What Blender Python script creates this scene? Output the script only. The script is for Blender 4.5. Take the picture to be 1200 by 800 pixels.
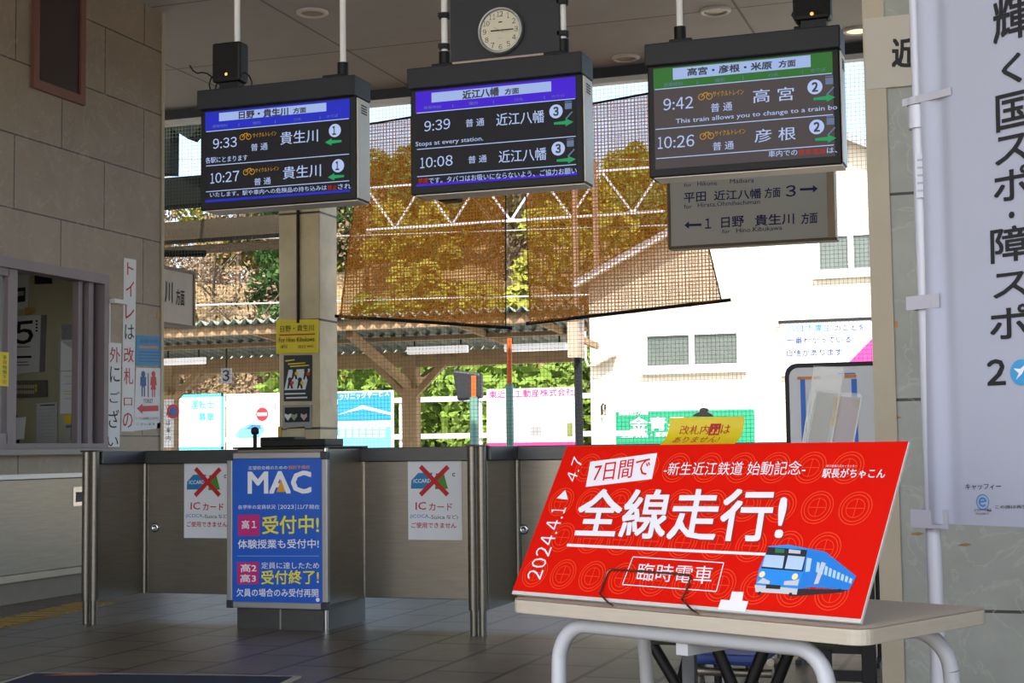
import bpy, math, random
from mathutils import Vector, Matrix
random.seed(7)
for o in list(bpy.data.objects): bpy.data.objects.remove(o)
SC = bpy.context.scene
COL = SC.collection

# ------------------------------------------------------------------ camera
F = 1740.0; H = 1.03; ROLL = 0.0130; TH = 0.33044; PH = math.atan(126 / F)
FWD = Vector((-math.sin(TH) * math.cos(PH), math.cos(TH) * math.cos(PH), math.sin(PH)))
r0 = Vector((math.cos(TH), math.sin(TH), 0)); u0 = r0.cross(FWD)
RT = r0 * math.cos(ROLL) - u0 * math.sin(ROLL); UP = u0 * math.cos(ROLL) + r0 * math.sin(ROLL)
EYE = Vector((0, 0, H))
cam = bpy.data.cameras.new('camera'); cam.sensor_width = 36; cam.lens = F / 1200 * 36; cam.clip_end = 500
camo = bpy.data.objects.new('camera', cam); COL.objects.link(camo)
m = Matrix((RT, UP, -FWD)).transposed().to_4x4(); m.translation = EYE; camo.matrix_world = m
SC.camera = camo

# ------------------------------------------------------------------ light
SUN_ELEV = 52; SUN_E = 6.8; SKY = 0.40
vs = SC.view_settings; vs.view_transform = 'Standard'; vs.look = 'None'; vs.gamma = 1; vs.use_curve_mapping = False
vs.exposure = 0.35
w = bpy.data.worlds.new('sky'); SC.world = w; w.use_nodes = True
nt = w.node_tree; bg = nt.nodes['Background']
sky = nt.nodes.new('ShaderNodeTexSky'); sky.sky_type = 'NISHITA'; sky.sun_disc = False
sky.sun_elevation = math.radians(SUN_ELEV); sky.air_density = 1.0; sky.dust_density = 2.5; sky.ozone_density = 1
sky.sun_rotation = math.radians(200)
nt.links.new(sky.outputs[0], bg.inputs[0]); bg.inputs[1].default_value = SKY
sun = bpy.data.lights.new('sun', 'SUN'); sun.energy = SUN_E; sun.angle = math.radians(0.6); sun.color = (1, .95, .86)
suno = bpy.data.objects.new('sun', sun); COL.objects.link(suno)
e_ = math.radians(SUN_ELEV)
suno.rotation_euler = Vector((-0.42 * math.cos(e_), 0.91 * math.cos(e_), -math.sin(e_))).to_track_quat('-Z', 'Y').to_euler()
suno.location = (3, -8, 20)

# ------------------------------------------------------------------ helpers
def ray(x, y): return RT * ((x - 600) / F) - UP * ((y - 400) / F) + FWD
def PY(x, y, Y): d = ray(x, y); return EYE + d * (Y / d.y)
def PX(x, y, X): d = ray(x, y); return EYE + d * (X / d.x)
def PZ(x, y, Z): d = ray(x, y); return EYE + d * ((Z - H) / d.z)

def lin(c):
    c = c / 255.0
    return c / 12.92 if c <= .04045 else ((c + .055) / 1.055) ** 2.4
def S(r, g, b): return (lin(r), lin(g), lin(b), 1)
MATS = {}
def M(name, rgb, rough=.55, metal=0, noise=.08, ns=6, stretch=(1, 1, 1), emit=0, spec=.5, bump=0, trans=0):
    if name in MATS: return MATS[name]
    mt = bpy.data.materials.new(name); mt.use_nodes = True; t = mt.node_tree; b = t.nodes['Principled BSDF']
    col = S(*rgb)
    tc = t.nodes.new('ShaderNodeTexCoord'); mp = t.nodes.new('ShaderNodeMapping'); mp.inputs['Scale'].default_value = stretch
    nz = t.nodes.new('ShaderNodeTexNoise'); nz.inputs['Scale'].default_value = ns; nz.inputs['Detail'].default_value = 4
    mx = t.nodes.new('ShaderNodeMix'); mx.data_type = 'RGBA'
    mx.inputs[6].default_value = tuple(c * (1 - noise) for c in col[:3]) + (1,)
    mx.inputs[7].default_value = tuple(min(1, c * (1 + noise)) for c in col[:3]) + (1,)
    L = t.links.new
    L(tc.outputs['Object'], mp.inputs[0]); L(mp.outputs[0], nz.inputs['Vector']); L(nz.outputs[0], mx.inputs[0])
    L(mx.outputs[2], b.inputs['Base Color'])
    b.inputs['Roughness'].default_value = rough; b.inputs['Metallic'].default_value = metal
    b.inputs['Specular IOR Level'].default_value = spec
    if trans: b.inputs['Transmission Weight'].default_value = trans
    if emit:
        L(mx.outputs[2], b.inputs['Emission Color']); b.inputs['Emission Strength'].default_value = emit
    if bump:
        bp = t.nodes.new('ShaderNodeBump'); bp.inputs['Strength'].default_value = bump; bp.inputs['Distance'].default_value = .01
        L(nz.outputs[0], bp.inputs['Height']); L(bp.outputs[0], b.inputs['Normal'])
    MATS[name] = mt; return mt

def tile_mat(name, axes, bw, rh, offs, c1, c2, cm, mortar, rough=.5, vein=0, veincol=(200, 195, 185), shift=(0, 0), speck=.12, spec=.5, ns=3.0):
    """Panels with joints; axes choose which world axes run along and across the rows."""
    mt = bpy.data.materials.new(name); mt.use_nodes = True; t = mt.node_tree; b = t.nodes['Principled BSDF']; L = t.links.new
    gm = t.nodes.new('ShaderNodeNewGeometry'); sx = t.nodes.new('ShaderNodeSeparateXYZ'); cb = t.nodes.new('ShaderNodeCombineXYZ')
    L(gm.outputs['Position'], sx.inputs[0]); L(sx.outputs[axes[0]], cb.inputs[0]); L(sx.outputs[axes[1]], cb.inputs[1])
    ad = t.nodes.new('ShaderNodeVectorMath'); ad.operation = 'ADD'; ad.inputs[1].default_value = (shift[0], shift[1], 0)
    L(cb.outputs[0], ad.inputs[0])
    br = t.nodes.new('ShaderNodeTexBrick'); br.offset = offs; br.squash = 1
    L(ad.outputs[0], br.inputs['Vector'])
    br.inputs['Color1'].default_value = S(*c1); br.inputs['Color2'].default_value = S(*c2); br.inputs['Mortar'].default_value = S(*cm)
    br.inputs['Scale'].default_value = 1; br.inputs['Mortar Size'].default_value = mortar; br.inputs['Mortar Smooth'].default_value = .1
    br.inputs['Bias'].default_value = 0; br.inputs['Brick Width'].default_value = bw; br.inputs['Row Height'].default_value = rh
    nz = t.nodes.new('ShaderNodeTexNoise'); nz.inputs['Scale'].default_value = ns; nz.inputs['Detail'].default_value = 8; nz.inputs['Roughness'].default_value = .65
    L(gm.outputs['Position'], nz.inputs['Vector'])
    mp = t.nodes.new('ShaderNodeMapRange'); mp.inputs[1].default_value = .3; mp.inputs[2].default_value = .7
    mp.inputs[3].default_value = 1 - speck; mp.inputs[4].default_value = 1 + speck
    L(nz.outputs[0], mp.inputs[0])
    mul = t.nodes.new('ShaderNodeMix'); mul.data_type = 'RGBA'; mul.blend_type = 'MULTIPLY'; mul.inputs[0].default_value = 1
    L(br.outputs[0], mul.inputs[6]); L(mp.outputs[0], mul.inputs[7])
    out = mul.outputs[2]
    if vein:
        n2 = t.nodes.new('ShaderNodeTexNoise'); n2.inputs['Scale'].default_value = 4; n2.inputs['Detail'].default_value = 6; n2.inputs['Distortion'].default_value = 1.2
        L(gm.outputs['Position'], n2.inputs['Vector'])
        cr = t.nodes.new('ShaderNodeValToRGB'); e = cr.color_ramp.elements
        e[0].position = .485; e[0].color = (0, 0, 0, 1); e[1].position = .515; e[1].color = (0, 0, 0, 1)
        k = e.new(.5); k.color = (1, 1, 1, 1)
        L(n2.outputs[0], cr.inputs[0])
        ml = t.nodes.new('ShaderNodeMath'); ml.operation = 'MULTIPLY'; ml.inputs[1].default_value = vein
        L(cr.outputs[0], ml.inputs[0])
        m2 = t.nodes.new('ShaderNodeMix'); m2.data_type = 'RGBA'; m2.inputs[7].default_value = S(*veincol)
        L(ml.outputs[0], m2.inputs[0]); L(out, m2.inputs[6]); out = m2.outputs[2]
    L(out, b.inputs['Base Color']); b.inputs['Roughness'].default_value = rough; b.inputs['Specular IOR Level'].default_value = spec
    return mt

class Panel:
    """A flat face standing in the world: origin, right and up vectors; normal towards its viewer."""
    def __init__(s, O, ux, uz):
        s.O = Vector(O); s.ux = Vector(ux).normalized(); s.uz = Vector(uz).normalized(); s.n = s.ux.cross(s.uz)
    def pt(s, u, v, h=0): return s.O + s.ux * u + s.uz * v + s.n * h
    def q(s, x, y):
        d = ray(x, y); t = (s.O - EYE).dot(s.n) / d.dot(s.n); p = EYE + d * t - s.O
        return (p.dot(s.ux), p.dot(s.uz))
class QuadPanel(Panel):
    """Same, but reads positions off a measured quad (TL,TR,BR,BL) spanning w x h."""
    def setq(s, quad, w, h):
        # homography px -> uv
        src = quad; dst = [(0, h), (w, h), (w, 0), (0, 0)]
        A = []
        for (x, y), (u, v) in zip(src, dst):
            A.append([x, y, 1, 0, 0, 0, -u * x, -u * y, u]); A.append([0, 0, 0, x, y, 1, -v * x, -v * y, v])
        n = 8
        for i in range(n):
            p = max(range(i, n), key=lambda k: abs(A[k][i])); A[i], A[p] = A[p], A[i]
            for k in range(n):
                if k != i:
                    f = A[k][i] / A[i][i]
                    A[k] = [a - f * b for a, b in zip(A[k], A[i])]
        s.hm = [A[i][8] / A[i][i] for i in range(n)] + [1]; return s
    def q(s, x, y):
        h = s.hm; w = h[6] * x + h[7] * y + 1
        return ((h[0] * x + h[1] * y + h[2]) / w, (h[3] * x + h[4] * y + h[5]) / w)
def PanY(Y, x0=0): return Panel((x0, Y, 0), (1, 0, 0), (0, 0, 1))
def PanX(X): return Panel((X, 0, 0), (0, 1, 0), (0, 0, 1))

GL = {}
def glyphs(s):
    k = s
    if k in GL: return GL[k]
    cu = bpy.data.curves.new('t', 'FONT'); cu.body = s; cu.size = 1; cu.resolution_u = 2; cu.fill_mode = 'FRONT'
    ob = bpy.data.objects.new('t', cu); COL.objects.link(ob)
    dg = bpy.context.evaluated_depsgraph_get()
    me = bpy.data.meshes.new_from_object(ob.evaluated_get(dg))
    v = [(p.co.x, p.co.y) for p in me.vertices]; f = [tuple(p.vertices) for p in me.polygons]
    bpy.data.objects.remove(ob); bpy.data.curves.remove(cu); bpy.data.meshes.remove(me)
    if v:
        xs = [a for a, b in v]; ys = [b for a, b in v]
        x0, x1, y0, y1 = min(xs), max(xs), min(ys), max(ys)
        v = [((a - x0) / max(1e-6, x1 - x0), (b - y0) / max(1e-6, y1 - y0)) for a, b in v]
    GL[k] = (v, f); return GL[k]

FULL = {str(k): chr(0xFF10 + k) for k in range(10)}
def shape(st):
    if st and all(c in '0123456789:./' for c in st):
        V = []; Fs = []; x = 0.0
        for c in st:
            wd, hg, y0 = {':': (.15, .66, 0.0), '.': (.14, .14, 0.0), '/': (.42, 1.0, 0.0), '1': (.36, 1.0, 0.0)}.get(c, (.60, 1.0, 0.0))
            v, f = glyphs(FULL.get(c, c)); n = len(V); lead = .08 if c == '1' else 0
            V += [(x + lead + a * wd, y0 + b * hg) for a, b in v]; Fs += [tuple(n + i for i in q) for q in f]; x += wd + lead + .12
        x1 = max(a for a, b in V); x0 = min(a for a, b in V)
        return [((a - x0) / (x1 - x0), b) for a, b in V], Fs
    return glyphs(st.replace('1', FULL['1']) if any(ord(c) > 0x2000 for c in st) else st)
class MB:
    def __init__(s): s.v = []; s.f = []; s.mi = []; s.sm = []; s.mats = []
    def add(s, vs, fs, mat, smooth=False):
        if mat not in s.mats: s.mats.append(mat)
        i = s.mats.index(mat); n = len(s.v)
        s.v += [Vector(v) for v in vs]
        for f in fs: s.f.append([n + k for k in f]); s.mi.append(i); s.sm.append(smooth)
        return s
    def hexa(s, p, mat):  # 8 pts: bottom loop, top loop
        return s.add(p, [(3, 2, 1, 0), (4, 5, 6, 7), (0, 1, 5, 4), (1, 2, 6, 5), (2, 3, 7, 6), (3, 0, 4, 7)], mat)
    def box(s, a, b, mat):
        x0, y0, z0 = [min(p, q) for p, q in zip(a, b)]; x1, y1, z1 = [max(p, q) for p, q in zip(a, b)]
        return s.hexa([(x0, y0, z0), (x1, y0, z0), (x1, y1, z0), (x0, y1, z0), (x0, y0, z1), (x1, y0, z1), (x1, y1, z1), (x0, y1, z1)], mat)
    def beam(s, p, q, w, h, mat, up=(0, 0, 1)):
        p = Vector(p); q = Vector(q); d = (q - p).normalized(); a = d.cross(Vector(up))
        if a.length < 1e-3: a = d.cross(Vector((0, 1, 0)))
        a.normalize(); b = a.cross(d)
        c = [(-w / 2, -h / 2), (w / 2, -h / 2), (w / 2, h / 2), (-w / 2, h / 2)]
        return s.hexa([p + a * i + b * j for i, j in c] + [q + a * i + b * j for i, j in c], mat)
    def tube(s, pts, r, mat, n=10, closed=False, cap=True, r1=None):
        pts = [Vector(p) for p in pts]; N = len(pts); V = []; Fs = []
        up = None
        for i, p in enumerate(pts):
            if closed: d = pts[(i + 1) % N] - pts[i - 1]
            else: d = pts[min(i + 1, N - 1)] - pts[max(i - 1, 0)]
            d.normalize()
            if up is None:
                up = Vector((0, 0, 1)) if abs(d.z) < .9 else Vector((1, 0, 0))
            a = d.cross(up).normalized(); up = a.cross(d)
            rr = r if r1 is None else r + (r1 - r) * i / (N - 1)
            for k in range(n):
                t = 2 * math.pi * k / n; V.append(p + a * math.cos(t) * rr + up * math.sin(t) * rr)
        for i in range(N if closed else N - 1):
            for k in range(n):
                a_ = i * n + k; b_ = i * n + (k + 1) % n; j = ((i + 1) % N) * n
                Fs.append((a_, b_, j + (k + 1) % n, j + k))
        s.add(V, Fs, mat, True)
        if cap and not closed:
            s.add(V[:n][::-1], [tuple(range(n))], mat); s.add(V[-n:], [tuple(range(n))], mat)
        return s
    def cyl(s, p, q, r, mat, n=20, r1=None): return s.tube([p, q], r, mat, n, r1=r1)
    def lathe(s, c, ax, prof, mat, n=32):
        ax = Vector(ax).normalized(); a = ax.cross(Vector((0, 0, 1)))
        if a.length < 1e-3: a = Vector((1, 0, 0))
        a.normalize(); b = ax.cross(a); V = []; Fs = []
        for r, h in prof:
            for k in range(n):
                t = 2 * math.pi * k / n; V.append(Vector(c) + ax * h + (a * math.cos(t) + b * math.sin(t)) * r)
        for i in range(len(prof) - 1):
            for k in range(n): Fs.append((i * n + k, i * n + (k + 1) % n, (i + 1) * n + (k + 1) % n, (i + 1) * n + k))
        return s.add(V, Fs, mat, True)
    # panel drawing
    def slab(s, P, u0, v0, u1, v1, h0, h1, mat):
        c = [(u0, v0), (u1, v0), (u1, v1), (u0, v1)]
        return s.hexa([P.pt(u, v, h0) for u, v in c] + [P.pt(u, v, h1) for u, v in c], mat)
    def prism(s, P, uv, h0, h1, mat):
        n = len(uv); V = [P.pt(u, v, h0) for u, v in uv] + [P.pt(u, v, h1) for u, v in uv]
        Fs = [tuple(range(n))[::-1], tuple(range(n, 2 * n))] + [(i, (i + 1) % n, n + (i + 1) % n, n + i) for i in range(n)]
        return s.add(V, Fs, mat)
    def poly(s, P, uv, h, mat): return s.add([P.pt(u, v, h) for u, v in uv], [tuple(range(len(uv)))], mat)
    def pq(s, P, px, h, mat): return s.poly(P, [P.q(*p) for p in px], h, mat)
    def rect(s, P, a, b, h, mat): return s.poly(P, [(a[0], a[1]), (b[0], a[1]), (b[0], b[1]), (a[0], b[1])], h, mat)
    def disc(s, P, c, r, h, mat, n=28, ry=None):
        ry = ry or r
        return s.poly(P, [(c[0] + r * math.cos(6.28318 * k / n), c[1] + ry * math.sin(6.28318 * k / n)) for k in range(n)], h, mat)
    def ring(s, P, c, r0, r1, h, mat, n=28, a0=0, a1=2 * math.pi):
        V = []; Fs = []
        for k in range(n + 1):
            t = a0 + (a1 - a0) * k / n
            V += [P.pt(c[0] + r0 * math.cos(t), c[1] + r0 * math.sin(t), h), P.pt(c[0] + r1 * math.cos(t), c[1] + r1 * math.sin(t), h)]
        for k in range(n): Fs.append((2 * k, 2 * k + 1, 2 * k + 3, 2 * k + 2))
        return s.add(V, Fs, mat)
    def line(s, P, a, b, t, h, mat):
        a = Vector(a); b = Vector(b); d = (b - a).normalized(); n = Vector((-d.y, d.x)) * t / 2
        return s.poly(P, [a - n, b - n, b + n, a + n], h, mat)
    def text(s, P, st, BL, BR, TL, h, mat, bold=.0):
        v, f = shape(st)
        if not v: return s
        BL = Vector(BL); e1 = Vector(BR) - BL; e2 = Vector(TL) - BL
        d = bold * .55 * e2.length; a = e1.normalized() * d; c = e2.normalized() * d
        shifts = [Vector((0, 0))] if bold <= 0 else ([a, -a] if bold < .02 else [a + c, a - c, -a + c, -a - c])
        for k, sh in enumerate(shifts):
            pts = []
            for x, y in v:
                p = BL + e1 * x + e2 * y + sh; pts.append(P.pt(p.x, p.y, h + k * .00012))
            s.add(pts, f, mat)
        return s
    def tpx(s, P, st, BL, BR, TL, h, mat, bold=0): return s.text(P, st, P.q(*BL), P.q(*BR), P.q(*TL), h, mat, bold)

def crop(ox, oy, sc): return lambda x, y: (ox + x / sc, oy + y / sc)
OFF = {}
def mesh(mb, off, name):
    me = bpy.data.meshes.new(name); me.from_pydata([tuple(v - off) for v in mb.v], [], mb.f)
    for mt in mb.mats: me.materials.append(mt)
    me.polygons.foreach_set('material_index', mb.mi); me.polygons.foreach_set('use_smooth', mb.sm); me.update(); return me
def fin(ob, bevel):
    if bevel:
        b = ob.modifiers.new('bevel', 'BEVEL'); b.width = bevel; b.segments = 2; b.limit_method = 'ANGLE'; b.angle_limit = math.radians(50)
def tag(o, label, cat, group=None, kind=None):
    if label: o['label'] = label
    if cat: o['category'] = cat
    if group: o['group'] = group
    if kind: o['kind'] = kind
    return o
def thing(name, label, cat, loc, group=None):
    o = bpy.data.objects.new(name, None); COL.objects.link(o); o.location = loc; o.empty_display_size = .1
    OFF[o] = Vector(loc); return tag(o, label, cat, group)
def part(name, mb, parent, bevel=0, label=None):
    off = OFF[parent]; o = bpy.data.objects.new(name, mesh(mb, off, name)); COL.objects.link(o); o.parent = parent; OFF[o] = off
    if label: o['label'] = label
    fin(o, bevel); return o
def solo(name, mb, label, cat, group=None, bevel=0, kind=None):
    xs = [v.x for v in mb.v]; ys = [v.y for v in mb.v]; zs = [v.z for v in mb.v]
    off = Vector(((min(xs) + max(xs)) / 2, (min(ys) + max(ys)) / 2, min(zs)))
    o = bpy.data.objects.new(name, mesh(mb, off, name)); COL.objects.link(o); o.location = off; OFF[o] = off
    fin(o, bevel); return tag(o, label, cat, group, kind)
def struct(name, mb, bevel=0): return solo(name, mb, None, None, None, bevel, 'structure')
def dup(root, loc, rz=0, sc=1, label=None):
    c = root.copy(); COL.objects.link(c); c.location = loc; c.rotation_euler = (0, 0, rz); c.scale = (sc, sc, sc)
    if label: c['label'] = label
    for ch in root.children:
        d = ch.copy(); COL.objects.link(d); d.parent = c
        for g in ch.children:
            k = g.copy(); COL.objects.link(k); k.parent = d
    return c
def arc(c, a, b, r, t0, t1, n=8):
    c = Vector(c); a = Vector(a); b = Vector(b)
    return [c + a * (r * math.cos(t0 + (t1 - t0) * k / n)) + b * (r * math.sin(t0 + (t1 - t0) * k / n)) for k in range(n + 1)]

# ------------------------------------------------------------------ materials
white = M('white paint', (225, 225, 222)); paper = M('paper', (226, 227, 230), .7, noise=.03)
black = M('black plastic', (18, 18, 20), .5, spec=.3); dark = M('dark frame', (34, 35, 39), .5, spec=.3)
steel = M('brushed stainless', (130, 124, 114), .33, .85, .2, 5, (1, 1, 14))
steel_dk = M('dark stainless rail', (84, 84, 84), .4, .8, .15, 5, (1, 1, 10))
chrome = M('polished steel', (205, 205, 202), .2, 1, .05)
alu = M('anodised aluminium', (170, 170, 170), .35, .7, .05)
beige_m = M('beige metal trim', (176, 164, 142), .5, noise=.12)
mauve = M('mauve window frame', (128, 116, 120), .5, noise=.1)
ink = M('black ink', (26, 26, 30), .7); navy = M('navy ink', (28, 36, 92), .7)
red = M('red ink', (186, 34, 44), .7); redx = M('red cross ink', (190, 20, 28), .6)
yellow = M('yellow sheet', (232, 208, 30), .55, noise=.04)
cream = M('cream wall', (196, 190, 160), .8, noise=.06)
rust = M('rusty painted steel', (176, 146, 108), .75, noise=.35, ns=9)
rust_dk = M('brown girder', (60, 50, 34), .8, noise=.3, ns=5)

# ================================================================== SETTING
CEIL = 4.74; XW = -6.75
fl = tile_mat('floor stone tiles', (1, 0), .62, .365, .5, (110, 98, 84), (101, 91, 78), (20, 18, 16), .014, .38, speck=.22, shift=(.28, .105), ns=6)
b = MB(); b.box((-9.9, -1.5, -.25), (7, 16.2, 0), fl); struct('floor', b)
b = MB(); b.box((-40, -60, -.3), (40, -1.5, -.02), M('plaza concrete', (196, 190, 180), .9, noise=.1)); struct('plaza_ground', b)
b = MB(); b.box((-60, 16.2, -1.4), (40, 42, -1.0), M('track ballast', (190, 180, 166), .95, noise=.4, ns=30)); struct('trackbed_ground', b)
conc = M('platform concrete', (168, 162, 152), .9, noise=.1)
b = MB(); b.box((-40, 18.4, -1.0), (-4.9, 25.6, -.02), conc); struct('platform_floor', b)
wl = tile_mat('left wall marble', (1, 2), 1.1, .537, .5, (144, 128, 108), (135, 120, 102), (60, 50, 40), .006, .45, .28, (176, 168, 156), shift=(.03, -.1), speck=.13)
WY1 = PX(126, 400, XW).y; SILL = 1.085; HEAD = 2.43
b = MB()
b.box((XW - .16, -1.5, 0), (XW, 10.68, SILL - .03), wl); b.box((XW - .16, -1.5, HEAD), (XW, 10.68, CEIL), wl)
b.box((XW - .16, WY1, SILL - .03), (XW, 10.68, HEAD), wl); b.box((XW - .16, -1.5, SILL - .03), (XW, 5.2, HEAD), wl)
struct('wall_left', b)
b = MB(); b.box((XW - .17, 10.68, 0), (XW + .012, 10.715, CEIL), beige_m); struct('trim_1', b)
cl = tile_mat('ceiling boards', (0, 1), 1.82, 1.82, 0, (172, 168, 160), (168, 164, 156), (118, 114, 108), .012, .8, shift=(.35, .4), speck=.05)
b = MB(); b.box((-13, -1.5, CEIL), (7, 13.9, CEIL + .2), cl); struct('ceiling', b)
b = MB(); b.box((-13, 13.82, CEIL - .1), (7, 13.98, CEIL + .25), M('dark steel beam', (52, 54, 60), .6))
b.box((-13, 13.84, CEIL - .15), (7, 13.96, CEIL - .1), white); struct('eaves_beam', b)
WRX = -.535; WRY = 5.9
wr = tile_mat('pale grey marble', (0, 2), 1.6, .8, 0, (152, 154, 146), (147, 150, 142), (48, 45, 40), .006, .5, .35, (182, 182, 174), shift=(.9, -.4), speck=.14)
b = MB(); b.box((WRX, WRY, 0), (6.8, WRY + .45, CEIL), wr); struct('wall_right', b)
b = MB(); b.box((WRX - .008, WRY - .012, 0), (WRX + .075, WRY + .1, CEIL), beige_m); struct('trim_2', b)
b = MB(); b.box((6.8, -1.5, 0), (7, WRY + .45, CEIL), wr); struct('wall_side', b)
# far pillar between the hall and the platform
tp = tile_mat('stained pillar tiles', (0, 2), 2, 1.12, 0, (196, 180, 146), (190, 176, 144), (50, 44, 36), .012, .5, speck=.22, shift=(0, -.15), ns=2.2)
b = MB(); b.box((-7.30, 13.8, 0), (-6.83, 14.22, CEIL), tp); struct('pillar', b, .01)
# office behind the ticket window
b = MB(); b.box((-9.9, 10.4, 0), (XW - .16, 10.6, 2.8), cream); b.box((-9.9, 3, 0), (XW - .16, 3.1, 2.8), cream); struct('wall_office_end', b)
b = MB(); b.box((-9.95, 3, 0), (-9.8, 10.6, 2.8), cream); struct('wall_office_side', b)
b = MB(); b.box((-9.95, 3, 2.8), (XW - .16, 10.6, 2.9), white); struct('ceiling_office', b)

# tactile strip by the counter
ty = M('worn yellow tactile tile', (150, 122, 66), .8, noise=.25, ns=14)
b = MB()
a0 = PZ(-120, 752, 0); a1 = PZ(100, 704, 0)
dx = Vector((a1.x - a0.x, a1.y - a0.y, 0)).normalized(); dn = Vector((dx.y, -dx.x, 0))
L_ = (a1 - a0).length
for k in range(int(L_ / .3)):
    p = a0 + dx * (k * .3)
    c = [p, p + dx * .29, p + dx * .29 + dn * .28, p + dn * .28]
    b.hexa([v.copy() for v in c] + [v + Vector((0, 0, .006)) for v in c], ty)
    for j in range(3):
        q = p + dx * (.06 + .085 * j)
        c = [q, q + dx * .04, q + dx * .04 + dn * .26, q + dn * .26]
        b.hexa([v + dn * .01 + Vector((0, 0, .006)) for v in c] + [v + dn * .01 + Vector((0, 0, .012)) for v in c], ty)
struct('trim_3', b)

# ------------------------------------------------------------------ ticket window and counter
b = MB()
fx0, fx1 = XW - .12, XW + .015
b.box((fx0, 5.2, HEAD - .075), (fx1, WY1, HEAD), mauve); b.box((fx0, 5.2, SILL - .03), (fx1, WY1, SILL + .03), mauve)
b.box((fx0, WY1 - .06, SILL + .03), (fx1 - .002, WY1 - .002, HEAD - .075), mauve); b.box((fx0, WY1 - .2, SILL + .03), (fx1 - .05, WY1 - .14, HEAD - .075), mauve)
b.box((fx0 + .04, WY1 - .14, SILL + .03), (fx1 - .09, WY1 - .06, HEAD - .075), M('mauve frame recess', (96, 86, 90), .6))
b.box((fx0, WY1 - .29, SILL + .03), (fx1 - .08, WY1 - .24, HEAD - .075), mauve)
ws = struct('window_1', b)
sy1 = PX(18, 450, XW - .03).y; sy0 = PX(8, 450, XW - .03).y
b = MB(); b.box((XW - .07, sy0 - .01, SILL + .03), (XW - .02, sy1, HEAD - .07), mauve); b.box((XW - .07, 5.2, HEAD - .13), (XW - .02, sy0, HEAD - .07), mauve)
b.box((XW - .07, 5.2, SILL + .03), (XW - .02, sy0, SILL + .1), mauve)
o = part('sash', b, ws)
gl = bpy.data.materials.new('window glass'); gl.use_nodes = True; t_ = gl.node_tree
gp = t_.nodes['Principled BSDF']; gp.inputs['Roughness'].default_value = .05; gp.inputs['Base Color'].default_value = (.9, .95, .95, 1)
tr = t_.nodes.new('ShaderNodeBsdfTransparent'); mxs = t_.nodes.new('ShaderNodeMixShader'); mxs.inputs[0].default_value = .12
t_.links.new(tr.outputs[0], mxs.inputs[1]); t_.links.new(gp.outputs[0], mxs.inputs[2])
t_.links.new(mxs.outputs[0], t_.nodes['Material Output'].inputs[0])
b = MB(); b.box((XW - .052, 5.2, SILL + .1), (XW - .046, sy0, HEAD - .13), gl); part('glass_pane', b, ws)
cur = M('grey curtain', (92, 92, 98), .9, noise=.2)
b = MB(); V = []; Fs = []; n = 90
for k in range(n + 1):
    y = 5.2 + (sy0 - .02 - 5.2) * k / n; x = XW - .22 + .02 * math.sin(k * 2.2)
    V += [(x, y, SILL + .02), (x, y, HEAD - .02)]
for k in range(n): Fs.append((2 * k, 2 * k + 2, 2 * k + 3, 2 * k + 1))
b.add(V, Fs, cur, True); o = solo('curtain', b, 'grey pleated curtain behind the closed glass of the ticket window', 'curtain')
sd = o.modifiers.new('s', 'SOLIDIFY'); sd.thickness = .004
P = PanX(XW - .02); b = MB()
q0 = P.q(-1, 452); q1 = P.q(10, 413)
b.slab(P, q0[0], q0[1], q1[0], q1[1], -.001, .002, yellow)
cc = [(ink, '手'), (red, '荷'), (ink, '物'), (ink, '預'), (red, '不'), (red, '可')]
for k, (mt, ch) in enumerate(cc):
    vv = q1[1] - .02 - (k + 1) * (q1[1] - q0[1] - .03) / 6; b.text(P, ch, (q0[0] + .03, vv + .004), (q1[0] - .02, vv + .004), (q0[0] + .03, vv + .032), .0035, mt)
solo('sticker', b, 'narrow yellow sticker with vertical lettering on the ticket window sash', 'sticker')

ct = thing('ticket_counter', 'stainless fronted counter with stone ledge under the ticket window', 'counter', (XW, 7.6, 0))
st_ = M('ledge stone', (138, 132, 126), .5, noise=.12)
CY0, CY1 = 4.0, 9.95
b = MB(); b.box((XW, CY0, 1.03), (XW + .17, CY1, 1.075), st_); part('ledge', b, ct, .006)
b = MB(); b.box((XW, CY0, .90), (XW + .06, CY1, 1.03), wl); part('apron', b, ct)
b = MB(); b.box((XW, CY0, .20), (XW + .045, CY1 - .1, .86), steel); o = part('door', b, ct, .004)
P = PanX(XW + .045)
b = MB(); b.slab(P, *P.q(85, 593), *P.q(99, 570), -.001, .006, chrome); b.slab(P, *P.q(88, 588), *P.q(97, 576), .006, .007, dark); part('latch', b, o)
b = MB(); c_ = P.q(101, 604); b.lathe(P.pt(*c_), P.n, [(.018, 0), (.018, .008), (.009, .01), (.009, .004), (0.001, .004)], chrome, 16); part('lock', b, o)
b = MB(); b.box((XW, CY0, .86), (XW + .07, CY1 - .08, .9), alu); b.box((XW, CY0, .15), (XW + .08, CY1 - .08, .2), beige_m); part('rail', b, ct, .004)
b = MB(); b.box((XW, CY0, 0), (XW + .05, CY1 - .05, .15), M('plinth stone', (128, 118, 104), .8, noise=.15)); part('plinth', b, ct)

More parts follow.
